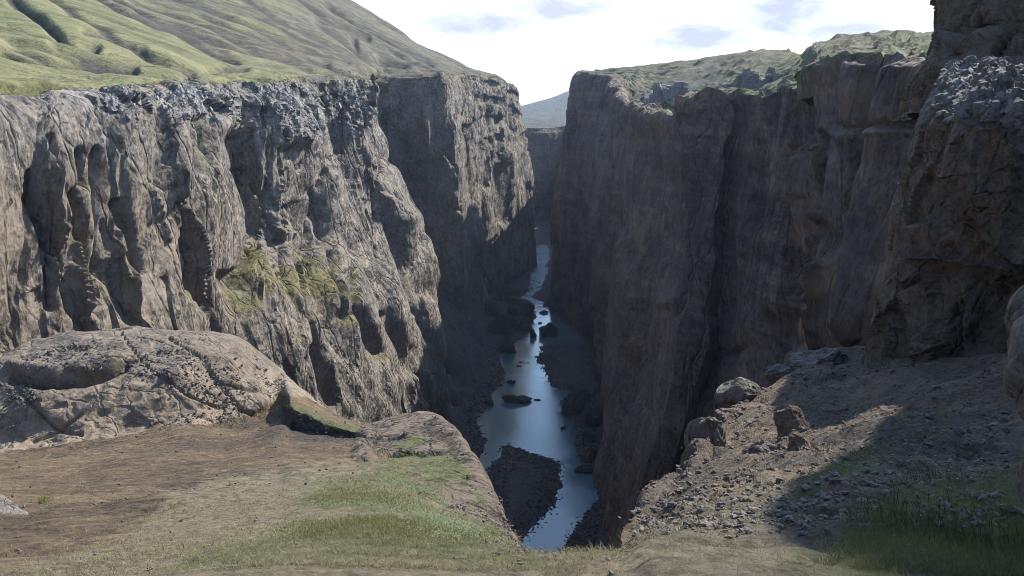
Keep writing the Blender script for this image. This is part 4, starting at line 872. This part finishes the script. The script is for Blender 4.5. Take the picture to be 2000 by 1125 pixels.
for (v, ul, y0, yback) in [(120, 1886, 30, 40), (150, 1872, 25.5, 38), (212, 1842, 22.5, 34), (300, 1806, 22, 33), (400, 1765, 22, 33), (520, 1748, 22, 32), (600, 1727, 22, 32), (690, 1704, 21.8, 32), (745, 1712, 21.2, 31), (850, 1735, 20.5, 30)]:
    yb = 1.0 if v < 200 else 0.0
    cr.append([P(ul+70, v, yback+8), P(ul+10, v, yback), P(ul, v, y0), P(ul+75, v, y0-1.8), P((ul+75+1900)/2, v, y0-2.6), P(1925, v, y0-3.5), P(2050, v, y0-5.5), P(2400, v, y0-9), P(3100, v, y0-13)])
cr = np.array(cr); cr[0, 7:, 2] = H+8.5; cr[1, 7:, 2] = H+10; cr[2, 7:, 2] = H+10.8; cr[3, 7:, 2] = H+7
gC_ = densify(cr, 300, 290, 10); nC = grid_normals(gC_)
if nC[..., 1].mean() > 0: nC = -nC
uC, vC = proj(gC_)
dd = np.zeros(uC.shape)
for pts, r, dep in [([(1835, 505), (1900, 520), (1965, 535), (1975, 400), (1985, 300)], 3.5, -.25), ([(1800, 505), (1840, 505)], 3, -.18), ([(1760, 700), (1830, 670), (1838, 640)], 3.5, -.2), ([(1820, 735), (1900, 730)], 4, -.2), ([(1832, 400), (1836, 500)], 8, -.3), ([(1790, 780), (1830, 700), (1850, 600)], 14, .35), ([(1900, 560), (1920, 700)], 20, .25)]:
    d_, _ = polydist(uC, vC, pts); dd += dep*np.exp(-(d_/r)**2)
gC_ = gC_+nC*dd[..., None]
gC_ = rock(gC_, nC, 3.0, amp=0.8*(.25+.75*sst(vC, 190, 240)), seed=301, flute=.25, zs=.8)
topr = 1-sst(vC, 205, 260)
gC_ = gC_+nC*(voro(gC_, .35, 303)[0]*.16*topr*0.25)[..., None]
structure(link_mesh('rock_crag', gC_, grid_faces(*gC_.shape[:2], flip=True), M['crag'], attrs={'mask': mask4(0.12+0*topr, .15+0.75*topr, .25*(1-topr))}))
blob('rock_pinnacle', [(1925, -75, 36.7, 2.36), (1900, -55, 36.4, 3.40), (1886, -20, 36.1, 4.06), (1887, 0, 36.0, 4.19), (1893, 40, 35.7, 4.19), (1900, 66, 35.6, 4.06), (1890, 90, 35.3, 4.32), (1884, 125, 35.1, 4.58), (1868, 150, 34.7, 5.11), (1850, 200, 34.7, 6.02), (1850, 240, 34, 6.2)], 'crag', 2.6, 'tall dark rock pinnacle rising out of the top right corner', 'rock pinnacle', seed=311, ncol=200, nrow=170)
blob('rock_pillar', [(2319, 260, 3.40, 0.20), (2279, 330, 3.40, 0.29), (2219, 430, 3.30, 0.36), (2165, 530, 3.20, 0.37), (2109, 585, 3.05, 0.37), (2087, 630, 3.00, 0.37), (2071, 690, 2.90, 0.36), (2065, 760, 2.85, 0.36), (2071, 830, 2.80, 0.33), (2091, 900, 2.75, 0.31), (2109, 980, 2.70, 0.30), (2119, 1060, 2.65, 0.29), (2122, 1130, 2.60, 0.29), (2122, 1250, 2.50, 0.29)], 'near', .5, 'brown rock standing close by at the right edge with sunlit tips', 'rock', seed=321, ncol=180, nrow=190, amp=.55, msk=(0, .2, .35))
def at_ledge(u, v):
    """ledge point showing nearest to pixel (u, v)"""
    d = (uG-u)**2+(vG-v)**2; i = np.unravel_index(np.argmin(d+1e6*(yG < 1)), d.shape); return gG[i]
p = at_ledge(1452, 795); boulder((p[0], p[1]+.2, p[2]+.15), (.62, .55, .48), 'rounded mossy boulder on the rim at the top of the scree', 401, 'crag', sub=4, cut=.85, msk=(.35, .7, .2), rough=.6)
p = at_ledge(1376, 868); boulder((p[0]-.05, p[1], p[2]-.05), (.38, .4, .62), 'brown block hanging at the scree edge over the canyon', 402, 'crag', sub=4, cut=.7, msk=(.1, .4, .5))
p = at_ledge(1424, 822); boulder((p[0], p[1], p[2]+.04), (.42, .35, .24), 'wedge-shaped stone between the brown block and the mossy boulder', 403, 'stone', sub=4)
p = at_ledge(1546, 742); boulder((p[0], p[1], p[2]), (.75, .6, .42), 'low broken rock on the rim right of the mossy boulder', 404, 'crag', sub=4, cut=.65, msk=(.1, .6, 0))
p = at_ledge(1606, 712); boulder((p[0], p[1]+.1, p[2]-.05), (1.0, .8, .6), 'dark rock ledge block at the top of the scree below the crag', 405, 'crag', sub=4, cut=.65, msk=(.1, .6, 0))
p = at_ledge(1553, 860); boulder((p[0], p[1], p[2]+.05), (.40, .4, .5), 'rusty brown jagged rock halfway up the scree', 406, 'crag', sub=4, cut=.6, msk=(0, 0, .4), rough=1.6)
p = at_ledge(1572, 905); boulder((p[0], p[1], p[2]+.05), (.30, .3, .36), 'rusty pointed rock below the jagged one on the scree', 407, 'crag', sub=4, cut=.6, msk=(0, 0, .4), rough=1.6)
p = at_ledge(1498, 905); boulder((p[0], p[1], p[2]+.02), (.42, .3, .3), 'dark crumbly rock left of the two rusty ones', 408, 'crag', sub=4, cut=.7, msk=(0, .5, 0), rough=1.6)
p = P(-4, 1020, 6.0); boulder((p[0]-.10, p[1], p[2]), (.33, .30, .22), 'flat pinkish slab with dark underside at the left edge', 409, 'stone', name='rock_slab', cat='rock slab', sub=4, cut=.85, msk=(0, .5, .2), rough=.5)
p = P(-8, 1050, 6.2); boulder((p[0]-.22, p[1]+.05, p[2]-.05), (.26, .26, .2), 'dark stone under the flat pinkish slab', 410, 'stone', cat='stone', sub=4)
# stones lying on the ridge to the right
for (u, v, w_, h_, y_, lab, sd_) in [(1790, 71, 3.2, .8, 158, 'long dark rock lying on the right skyline', 421), (1771, 70, .9, .9, 158, 'small dark rock at the left end of the long skyline rock', 422), (1888, 70, 1.1, .8, 140, 'dark rock on the skyline beside the pinnacle', 423)]:
    boulder(P(u, v, y_), (w_, 1.2, h_), lab, sd_, sub=3)

# basalt outcrops on the right plateau: each a thing with upright columns
def outcrop(name, label, base, y0, ytop, seed, cw):
    root = bpy.data.objects.new(name, None); C.objects.link(root); r = np.random.default_rng(seed)
    b0 = np.array(P(*base[0][:2], y0)); root.location = b0; tag(root, label, 'rock outcrop')
    us = np.arange(base[0][0], base[-1][0], cw)
    for row in range(2):
        for u in us:
            f = (u-base[0][0])/(base[-1][0]-base[0][0]); vb = np.interp(u, [b[0] for b in base], [b[1] for b in base]); vt = np.interp(u, [b[0] for b in base], [b[2] for b in base])+r.uniform(-4, 6)+row*-3
            y = y0+(ytop-y0)*f+row*2.2+r.uniform(-.5, .5); s_ = y/F
            hgt = ((vb-vt)*s_*1.04)*(.45+.6*min(1, 4*f, 4*(1-f)+.3))*r.uniform(.72, 1.08)*(.8+.25*math.sin(u*.11+seed)+.12*math.sin(u*.31))+.5; rad = cw*s_*r.uniform(.6, 1.15); n = 6; a0 = r.uniform(0, 1)
            c = np.array(P(u+r.uniform(-2, 2), vb, y))-b0; lean = r.normal(0, .08, 2)
            lv = []
            for k_, (zf, sc_) in enumerate([(-.25, 1.05), (.25, 1.0), (.55, .97), (.62, 1.04), (.9, .95), (1.0, .78)]):
                rr = rad*sc_*r.uniform(.88, 1.1, n); an = a0+np.arange(n)*2*math.pi/n+r.normal(0, .08, n)
                lv.append(np.stack([c[0]+lean[0]*hgt*zf+rr*np.cos(an), c[1]+lean[1]*hgt*zf+rr*np.sin(an), np.full(n, c[2]+hgt*zf)+r.normal(0, .12, n)*(k_ > 3)], -1))
            v_ = np.concatenate(lv+[np.array([[c[0]+lean[0]*hgt, c[1]+lean[1]*hgt, c[2]+hgt*1.03]])])
            f_ = [];
            for k_ in range(5):
                for j in range(n): a, b_ = k_*n+j, k_*n+(j+1) % n; f_ += [(a, b_, b_+n), (a, b_+n, a+n)]
            f_ += [(5*n+j, 5*n+(j+1) % n, 6*n) for j in range(n)]
            link_mesh('column', v_, np.array(f_), M['basalt'], parent=root, attrs={'mask': np.zeros((len(v_), 4))+np.array([.1, .35, 0, 0])})
outcrop('basalt_outcrop', 'wide outcrop of upright grey basalt columns on the right plateau', [(1404, 187, 152), (1440, 186, 150), (1480, 182, 146), (1520, 174, 146), (1545, 168, 152)], 222, 205, 5, 8)
outcrop('basalt_outcrop', 'smaller broken basalt outcrop at the edge left of the wide one', [(1267, 208, 173), (1290, 200, 168), (1310, 190, 166), (1338, 178, 165)], 300, 296, 6, 7)

r = np.random.default_rng(77); bb = []
for k in range(420):
    u = r.uniform(1255, 1570); v = 205-(u-1255)*.11+r.normal(0, 11); y_ = np.interp(u, [1255, 1400, 1570], [300, 225, 190])
    p = P(u, v, y_); i_ = np.argmin(((uP-u)**2+(vP-v)**2).ravel()); p = gP.reshape(-1, 3)[i_]
    sz = (.3+1.5*r.uniform(0, 1)**4)*p[1]/230
    bb.append(ICO[0][0]*(1+r.uniform(-.35, .35, (12, 1)))*np.array([1, .8, .8])*sz+p)
stuff(link_mesh('outcrop_rubble', np.concatenate(bb), (ICO[0][1][None]+(np.arange(len(bb))*12)[:, None, None]).reshape(-1, 3), M['basalt'], attrs={'mask': np.tile(np.array([0, .5, 0, 0], np.float32), (len(bb)*12, 1))}), 'broken grey basalt blocks lying round the outcrops on the right plateau', 'rubble')

# loose stones and rubble on the scree: the larger ones singly, the gravel as one mass
pool = []
for i in range(6):
    v_, f_ = boulder_verts((1, .8, .55), 500+i, 2, 0, .6, 1.5); a = np.zeros((len(v_), 4), np.float32); a[:, 1] = .3*(i % 2)
    pool.append((v_, f_, a))
meshes = []
for v_, f_, a in pool:
    o = link_mesh('stone', v_, f_, M['stone'], attrs={'mask': a}); meshes.append(o.data); bpy.data.objects.remove(o)
edge_ok = (gN[..., 2] > .45)*(np.arange(gG.shape[0])[:, None] < RIM_ROW-9)
area_ok = edge_ok*(scree > .6)*(below > .9)*(yG > 3.2)*(vG < 1125)*(uG < 1990)
idx = np.argwhere(area_ok); wts = (1.0/np.maximum(pG[idx[:, 0], idx[:, 1]], .003)); wts = wts*0+1; wts /= wts.sum()
for q in range(150):
    r_, c_ = idx[rng.integers(len(idx))]; sz = rng.uniform(.03, .085)*(0.6+yG[r_, c_]/14)
    o = bpy.data.objects.new('stone', meshes[q % 6]); C.objects.link(o); o.location = gG[r_, c_]+np.array([0, 0, sz*.12]); o.scale = (sz, sz*rng.uniform(.7, 1), sz*rng.uniform(.6, 1)); o.rotation_euler = (rng.uniform(-.3, .3), rng.uniform(-.3, .3), rng.uniform(0, 6.28))
    tag(o, 'angular brown stone lying loose on the scree slope to the right', 'stone', 'loose stones on the scree slope')
def scatter(name, sel, count, smin, smax, mat, label, cat, seed, msk=(0, .3, 0), flat=.6):
    r = np.random.default_rng(seed); ii = np.argwhere(sel); ii = ii[r.integers(0, len(ii), count)]
    v0, f0 = ICO[0]; n = len(v0)
    p0 = gG[ii[:, 0], ii[:, 1]]+r.normal(0, 1, (count, 3))*np.array([1, 1, 0])*np.minimum(pG[ii[:, 0], ii[:, 1]]*1.2, .02+yG[ii[:, 0], ii[:, 1]]*.004)[:, None]
    sz = (r.uniform(0, 1, count)**3.4*(smax-smin)+smin)*(0.45+yG[ii[:, 0], ii[:, 1]]/13)
    v = v0[None]*(1+r.uniform(-.35, .35, (count, n, 1)))*np.stack([np.ones(count), r.uniform(.55, 1, count), r.uniform(.35, .8, count)*flat/.6], -1)[:, None]
    a = r.uniform(0, 6.28, count); ca, sa = np.cos(a)[:, None], np.sin(a)[:, None]
    v = np.stack([v[..., 0]*ca-v[..., 1]*sa, v[..., 0]*sa+v[..., 1]*ca, v[..., 2]+v[..., 0]*r.uniform(-.5, .5, (count, 1))], -1)*sz[:, None, None]+p0[:, None]
    f = f0[None]+(np.arange(count)*n)[:, None, None]
    at_ = np.zeros((count, n, 4), np.float32); at_[..., :3] = msk
    return stuff(link_mesh(name, v.reshape(-1, 3), f.reshape(-1, 3), M[mat], attrs={'mask': at_.reshape(-1, 4)}), label, cat)
scatter('scree_rubble', area_ok > 0, 12000, .007, .042, 'stone', 'brown angular rubble covering the scree slope', 'rubble', 601)
scatter('soil_pebbles', edge_ok*(scree < .3)*(out < .3)*(below > .9)*(yG > 2.3)*(uG > -60)*(grn < .6), 4200, .005, .024, 'stone', 'small pebbles strewn over the bare soil', 'pebbles', 602)
scatter('outcrop_gravel', edge_ok*(out > .6)*(below > .9)*(uG > -60)*(fbm(gG, 2.0, 3, seed=241) > -.05), 3200, .006, .032, 'stone', 'grey gravel lying on the tan outcrop', 'gravel', 603, msk=(0, .6, 0))
ti = np.argwhere((topr > .5)*(uC < 2080)*(uC > 1830)*(vC > 60)); ti = ti[rng.integers(0, len(ti), 2600)]; v0, f0 = ICO[0]
sz = .05+.20*rng.uniform(0, 1, len(ti))**3
v = v0[None]*(1+rng.uniform(-.35, .35, (len(ti), 12, 1)))*rng.uniform(.5, 1, (len(ti), 1, 3))*sz[:, None, None]+gC_[ti[:, 0], ti[:, 1]][:, None]
stuff(link_mesh('crag_rubble', v.reshape(-1, 3), (f0[None]+(np.arange(len(ti))*12)[:, None, None]).reshape(-1, 3), M['stone'], attrs={'mask': np.tile(np.array([0, .7, 0, 0], np.float32), (len(ti)*12, 1))}), 'pale loose rubble on the sloping shoulder of the crag', 'rubble')
# rubble stones in the pale band under the left rim
bi = np.argwhere((band > .35)*(uL > 60)*(vL > 180)*(vL < 290)*(fbm(gL, 14, 4, .6, seed=7) > -.10-.2*sst(uL, 350, 450)+.25*(uL < 230))); bi = bi[rng.integers(0, len(bi), 1500)]; v0, f0 = ICO[0]
sz = (.10+.8*rng.uniform(0, 1, len(bi))**5)*(0.4+gL[bi[:, 0], bi[:, 1], 1]/220)
v = v0[None]*(1+rng.uniform(-.4, .4, (len(bi), 12, 1)))*rng.uniform(.5, 1, (len(bi), 1, 3))*sz[:, None, None]+gL[bi[:, 0], bi[:, 1]][:, None]
stuff(link_mesh('rim_rubble', v.reshape(-1, 3), (f0[None]+(np.arange(len(bi))*12)[:, None, None]).reshape(-1, 3), M['basalt'], attrs={'mask': np.tile(np.array([0, .8, 0, 0], np.float32), (len(bi)*12, 1))}), 'pale grey broken rock heaped under the left rim', 'rubble')

# ------------------------------------------------------------------ grass and herbs
def leaf_mat(name, c1, c2, trans=.3, sc=3.0):
    m = bpy.data.materials.new(name); m.use_nodes = True; t = NT(m.node_tree)
    pos = t.node('ShaderNodeNewGeometry').outputs['Position']; rnd = t.node('ShaderNodeNewGeometry').outputs['Random Per Island']
    c = t.mix(rnd, c1, c2); c = t.mix(t.ramp(t.noise(pos, sc, 3, .6), .35, .65, 0, .5), c, t.mix(1.0, c, (.6, .62, .55), 'MULTIPLY'))
    d = t.node('ShaderNodeBsdfDiffuse'); t.put(d.inputs[0], c); tr = t.node('ShaderNodeBsdfTranslucent'); t.put(tr.inputs[0], c)
    mx = t.node('ShaderNodeMixShader'); mx.inputs[0].default_value = trans; t.l.new(d.outputs[0], mx.inputs[1]); t.l.new(tr.outputs[0], mx.inputs[2])
    o = t.node('ShaderNodeOutputMaterial'); t.l.new(mx.outputs[0], o.inputs[0]); return m
M['grass'] = leaf_mat('green_grass', (0.12, 0.135, 0.04), (0.24, 0.22, 0.09)); M['dry'] = leaf_mat('dry_grass', (0.26, 0.22, 0.11), (0.38, 0.34, 0.2)); M['willow'] = leaf_mat('silvery_leaves', (0.27, 0.30, 0.21), (0.14, 0.18, 0.06), .15); M['flower'] = leaf_mat('white_petals', (.6, .58, .55), (.7, .66, .6), .2)
def blades(name, prob, count, hmin, hmax, width, mat, label, cat, seed, lean=.5, flatleaf=False):
    r = np.random.default_rng(seed)
    area = np.linalg.norm(np.cross(np.gradient(gG, axis=1), np.gradient(gG, axis=0)), axis=-1)
    w_ = (edge_ok*prob*area/np.maximum(yG, 2)**1.85*(below > .9)*(yG > 1.8)*(uG > -80)*(uG < 2080)*(vG < 1200)).ravel(); w_ /= w_.sum()
    ii = r.choice(len(w_), count, p=w_); p = gG.reshape(-1, 3)[ii]+r.normal(0, 1, (count, 3))*np.array([1, 1, 0])*np.minimum(pG.ravel()[ii]*1.2, .02+yG.ravel()[ii]*.004)[:, None]; y = yG.ravel()[ii]
    h = r.uniform(hmin, hmax, count)*(.7+.3*np.minimum(y, 20)/8); wd = width*(0.6+y/9)*r.uniform(.7, 1.3, count); a = r.uniform(0, 6.28, count)
    side = np.stack([np.cos(a), np.sin(a), 0*a], -1)*wd[:, None]; ln = r.normal(0, lean, (count, 2)); dirv = np.stack([ln[:, 0]+.15, ln[:, 1], np.ones(count)], -1); dirv /= np.linalg.norm(dirv, axis=-1, keepdims=True)
    if flatleaf:
        up = dirv; sd2 = np.cross(up, side/np.linalg.norm(side, axis=-1, keepdims=True)); L_ = h[:, None]
        b = p+np.array([0, 0, 1])*(h*.6)[:, None]
        v = np.stack([b-side*.0, b+sd2*L_*.5+side, b+sd2*L_, b+sd2*L_*.5-side], 1); f = np.array([[0, 1, 2, 3]])
    else:
        mid = p+dirv*h[:, None]*.55; tip = p+dirv*h[:, None]+np.stack([ln[:, 0], ln[:, 1], 0*a], -1)*h[:, None]*.35
        v = np.stack([p-side*.5, p+side*.5, mid+side*.35, mid-side*.35, tip], 1); f = None
    n = v.shape[1]; off = (np.arange(count)*n)[:, None, None]
    if flatleaf: F_ = (f[None]+off).reshape(-1, 4)
    else: F_ = (np.array([[0, 1, 2], [0, 2, 3], [3, 2, 4]])[None]+off).reshape(-1, 3)
    return stuff(link_mesh(name, v.reshape(-1, 3), F_, M[mat], None), label, cat)
nz_ = fbm(gG, 1.5, 5, .65, seed=251); patch = sst(nz_, -.08, .16)
blades('green_turf', (gA*1.0+gB*.2+gC*.9+gE*.8+gK*.25+.05*dry)*patch, 36000, .010, .028, .0030, 'grass', 'short green grass on the ledge and in patches on the scree', 'grass', 701)
blades('shaded_grass', gD*sst(uG, 1600, 1700)+gC*.3, 20000, .03, .085, .0020, 'grass', 'long soft grass in the shaded corner at lower right', 'grass', 702, lean=.6)
blades('dry_grass', dry*(1-out)*(1-knob*.6)*(.35+patch)*(1+1.5*(yG < 6)), 36000, .015, .045, .003, 'dry', 'dry straw-coloured grass over the near ledge', 'grass', 703, lean=.8)
wil = (gA*.5+gB*.9)*sst(fbm(gG, 1.1, 4, .6, seed=253), -.02, .12)+.35*softpoly(uG, vG, [(900, 1030), (990, 1080), (960, 1100), (860, 1070)], 12)
blades('creeping_willow', wil, 15000, .008, .016, .0042, 'willow', 'low silvery-leaved creeping willow on the rim knob and turf', 'low shrub', 704, lean=.5, flatleaf=True)
# tall grass stalks on the rim: each a thing
def stalks(u, v, n, hm, label, seed, green=False, spread=.03, group=None):
    r = np.random.default_rng(seed); p = at_ledge(u, v); vs, fs = [], []; b = 0
    for k in range(n):
        q = p+np.array([r.normal(0, spread), r.normal(0, spread), -.01]); h_ = hm*r.uniform(.6, 1.1); ln = np.array([r.normal(-.25, .22), r.normal(0, .2), 0]); w_ = .0009*(1+p[1]/6)
        seg = 5
        for j in range(seg+1):
            t_ = j/seg; c = q+np.array([0, 0, h_*t_])+ln*h_*t_*t_; ww = w_*(1-.5*t_) if t_ < .75 else w_*1.9*(1.05-t_)*3
            vs += [c+np.array([-ww, 0, 0]), c+np.array([ww*.6, ww, 0]), c+np.array([ww*.6, -ww, 0])]
        for j in range(seg):
            for a_ in range(3):
                i0, i1 = b+3*j+a_, b+3*j+(a_+1) % 3; fs.append((i0, i1, i1+3, i0+3))
        b += 3*(seg+1)
    o = link_mesh('grass_tuft', np.array(vs)-p, np.array(fs), M['grass' if green else 'dry']); o.location = p
    return tag(o, label, 'grass', group)
for i, (u, hm, lab) in enumerate([(1052, .13, 'pale grass stalks on the rim, leftmost against the blue water'), (1068, .16, 'tallest pale grass stalks in front of the blue water'), (1108, .10, 'bent grass stalk over the dark gravel beside the water'), (1128, .07, 'short grass tuft on the rim over the dark gravel'), (1160, .13, 'leaning pair of grass stalks mid rim'), (1168, .09, 'small grass tuft next to the leaning pair'), (1196, .08, 'thin grass tuft on the rim left of the tall leaning stalks'), (1222, .17, 'long leaning grass stalks at the right end of the rim'), (1236, .14, 'grass stalks where the rim meets the scree')]):
    stalks(u, 1092, 5, hm, lab, 800+i)
p = stalks(85, 990, 60, .09, 'grassy tussock on the bare soil near the left slab', 830, True, .05)
stalks(30, 968, 40, .05, 'low dry grass lip just behind the flat slab', 831, False, .06)
stalks(712, 832, 14, .22, 'lone dead plant on the rim between turf bank and knob', 832, False, .04)
stalks(1555, 945, 60, .15, 'sunlit yellow-green tuft between scree and shade', 833, True, .10)
stalks(1600, 915, 40, .14, 'dry wiry tuft below the rusty pointed rock', 834, False, .12)
stalks(1840, 960, 140, .13, 'bushy grass clump in the shade near the right edge', 835, True, .16)
stalks(1750, 1050, 120, .10, 'yellow-green grass clump at the bottom right', 836, True, .13)
stalks(1900, 1080, 160, .10, 'tall grass clump in the bottom right corner', 837, True, .14)
# white flowers in the shade
for i in range(46):
    u, v = (rng.normal(1830, 42), rng.normal(950, 14)) if i < 34 else (rng.normal(1600, 22), rng.normal(968, 12))
    p = at_ledge(u, v); r_ = .0045*(1+p[1]/7); a = np.arange(8)*math.pi/4
    vs = [(0, 0, .0)]+[(r_*(1.7 if k % 2 == 0 else .8)*math.cos(x), r_*(1.7 if k % 2 == 0 else .8)*math.sin(x), .004) for k, x in enumerate(a)]
    root = bpy.data.objects.new('flower', None); C.objects.link(root); root.location = p
    tag(root, 'small white flower among the shaded grass on the lower right slope', 'flower', 'white flowers on the shaded slope')
    hh = rng.uniform(.04, .07); V_ = np.array(vs)+np.array([0, 0, hh]); V_[:, 2] += (V_[:, 1])*-.4
    link_mesh('petals', V_, np.array([(0, 1+k, 1+(k+1) % 8) for k in range(8)]), M['flower'], parent=root)
    link_mesh('stem', np.array([(-.0008, 0, 0), (.0008, 0, 0), (0, .0008, hh)]), np.array([(0, 1, 2)]), M['grass'], parent=root)

# ------------------------------------------------------------------ air
mh = bpy.data.materials.new('haze'); mh.use_nodes = True; t = NT(mh.node_tree)
pv = t.node('ShaderNodeVolumePrincipled'); pv.inputs['Color'].default_value = (0.62, 0.76, 1.0, 1); pv.inputs['Density'].default_value = 0.00008; pv.inputs['Anisotropy'].default_value = 0.25
o = t.node('ShaderNodeOutputMaterial'); t.l.new(pv.outputs[0], o.inputs['Volume'])
def box(name, lo, hi, m):
    v = [(x, y, z) for x in (lo[0], hi[0]) for y in (lo[1], hi[1]) for z in (lo[2], hi[2])]
    return link_mesh(name, v, np.array([(0, 1, 3, 2), (4, 6, 7, 5), (0, 4, 5, 1), (2, 3, 7, 6), (0, 2, 6, 4), (1, 5, 7, 3)]), m)
zt = max(float(gH[..., 2].max()), float(gV[..., 2].max()), H)+20
hb = box('haze', (-12100, -12100, -7.0), (12100, 14100, zt), mh); hb['kind'] = 'stuff'
print('script', round(time.time()-T0, 1), 'tris', sum(len(o.data.loop_triangles) or sum(1 for _ in [0])*0 + (len(o.data.loops)-2*len(o.data.polygons)) for o in bpy.data.objects if o.type == 'MESH'))
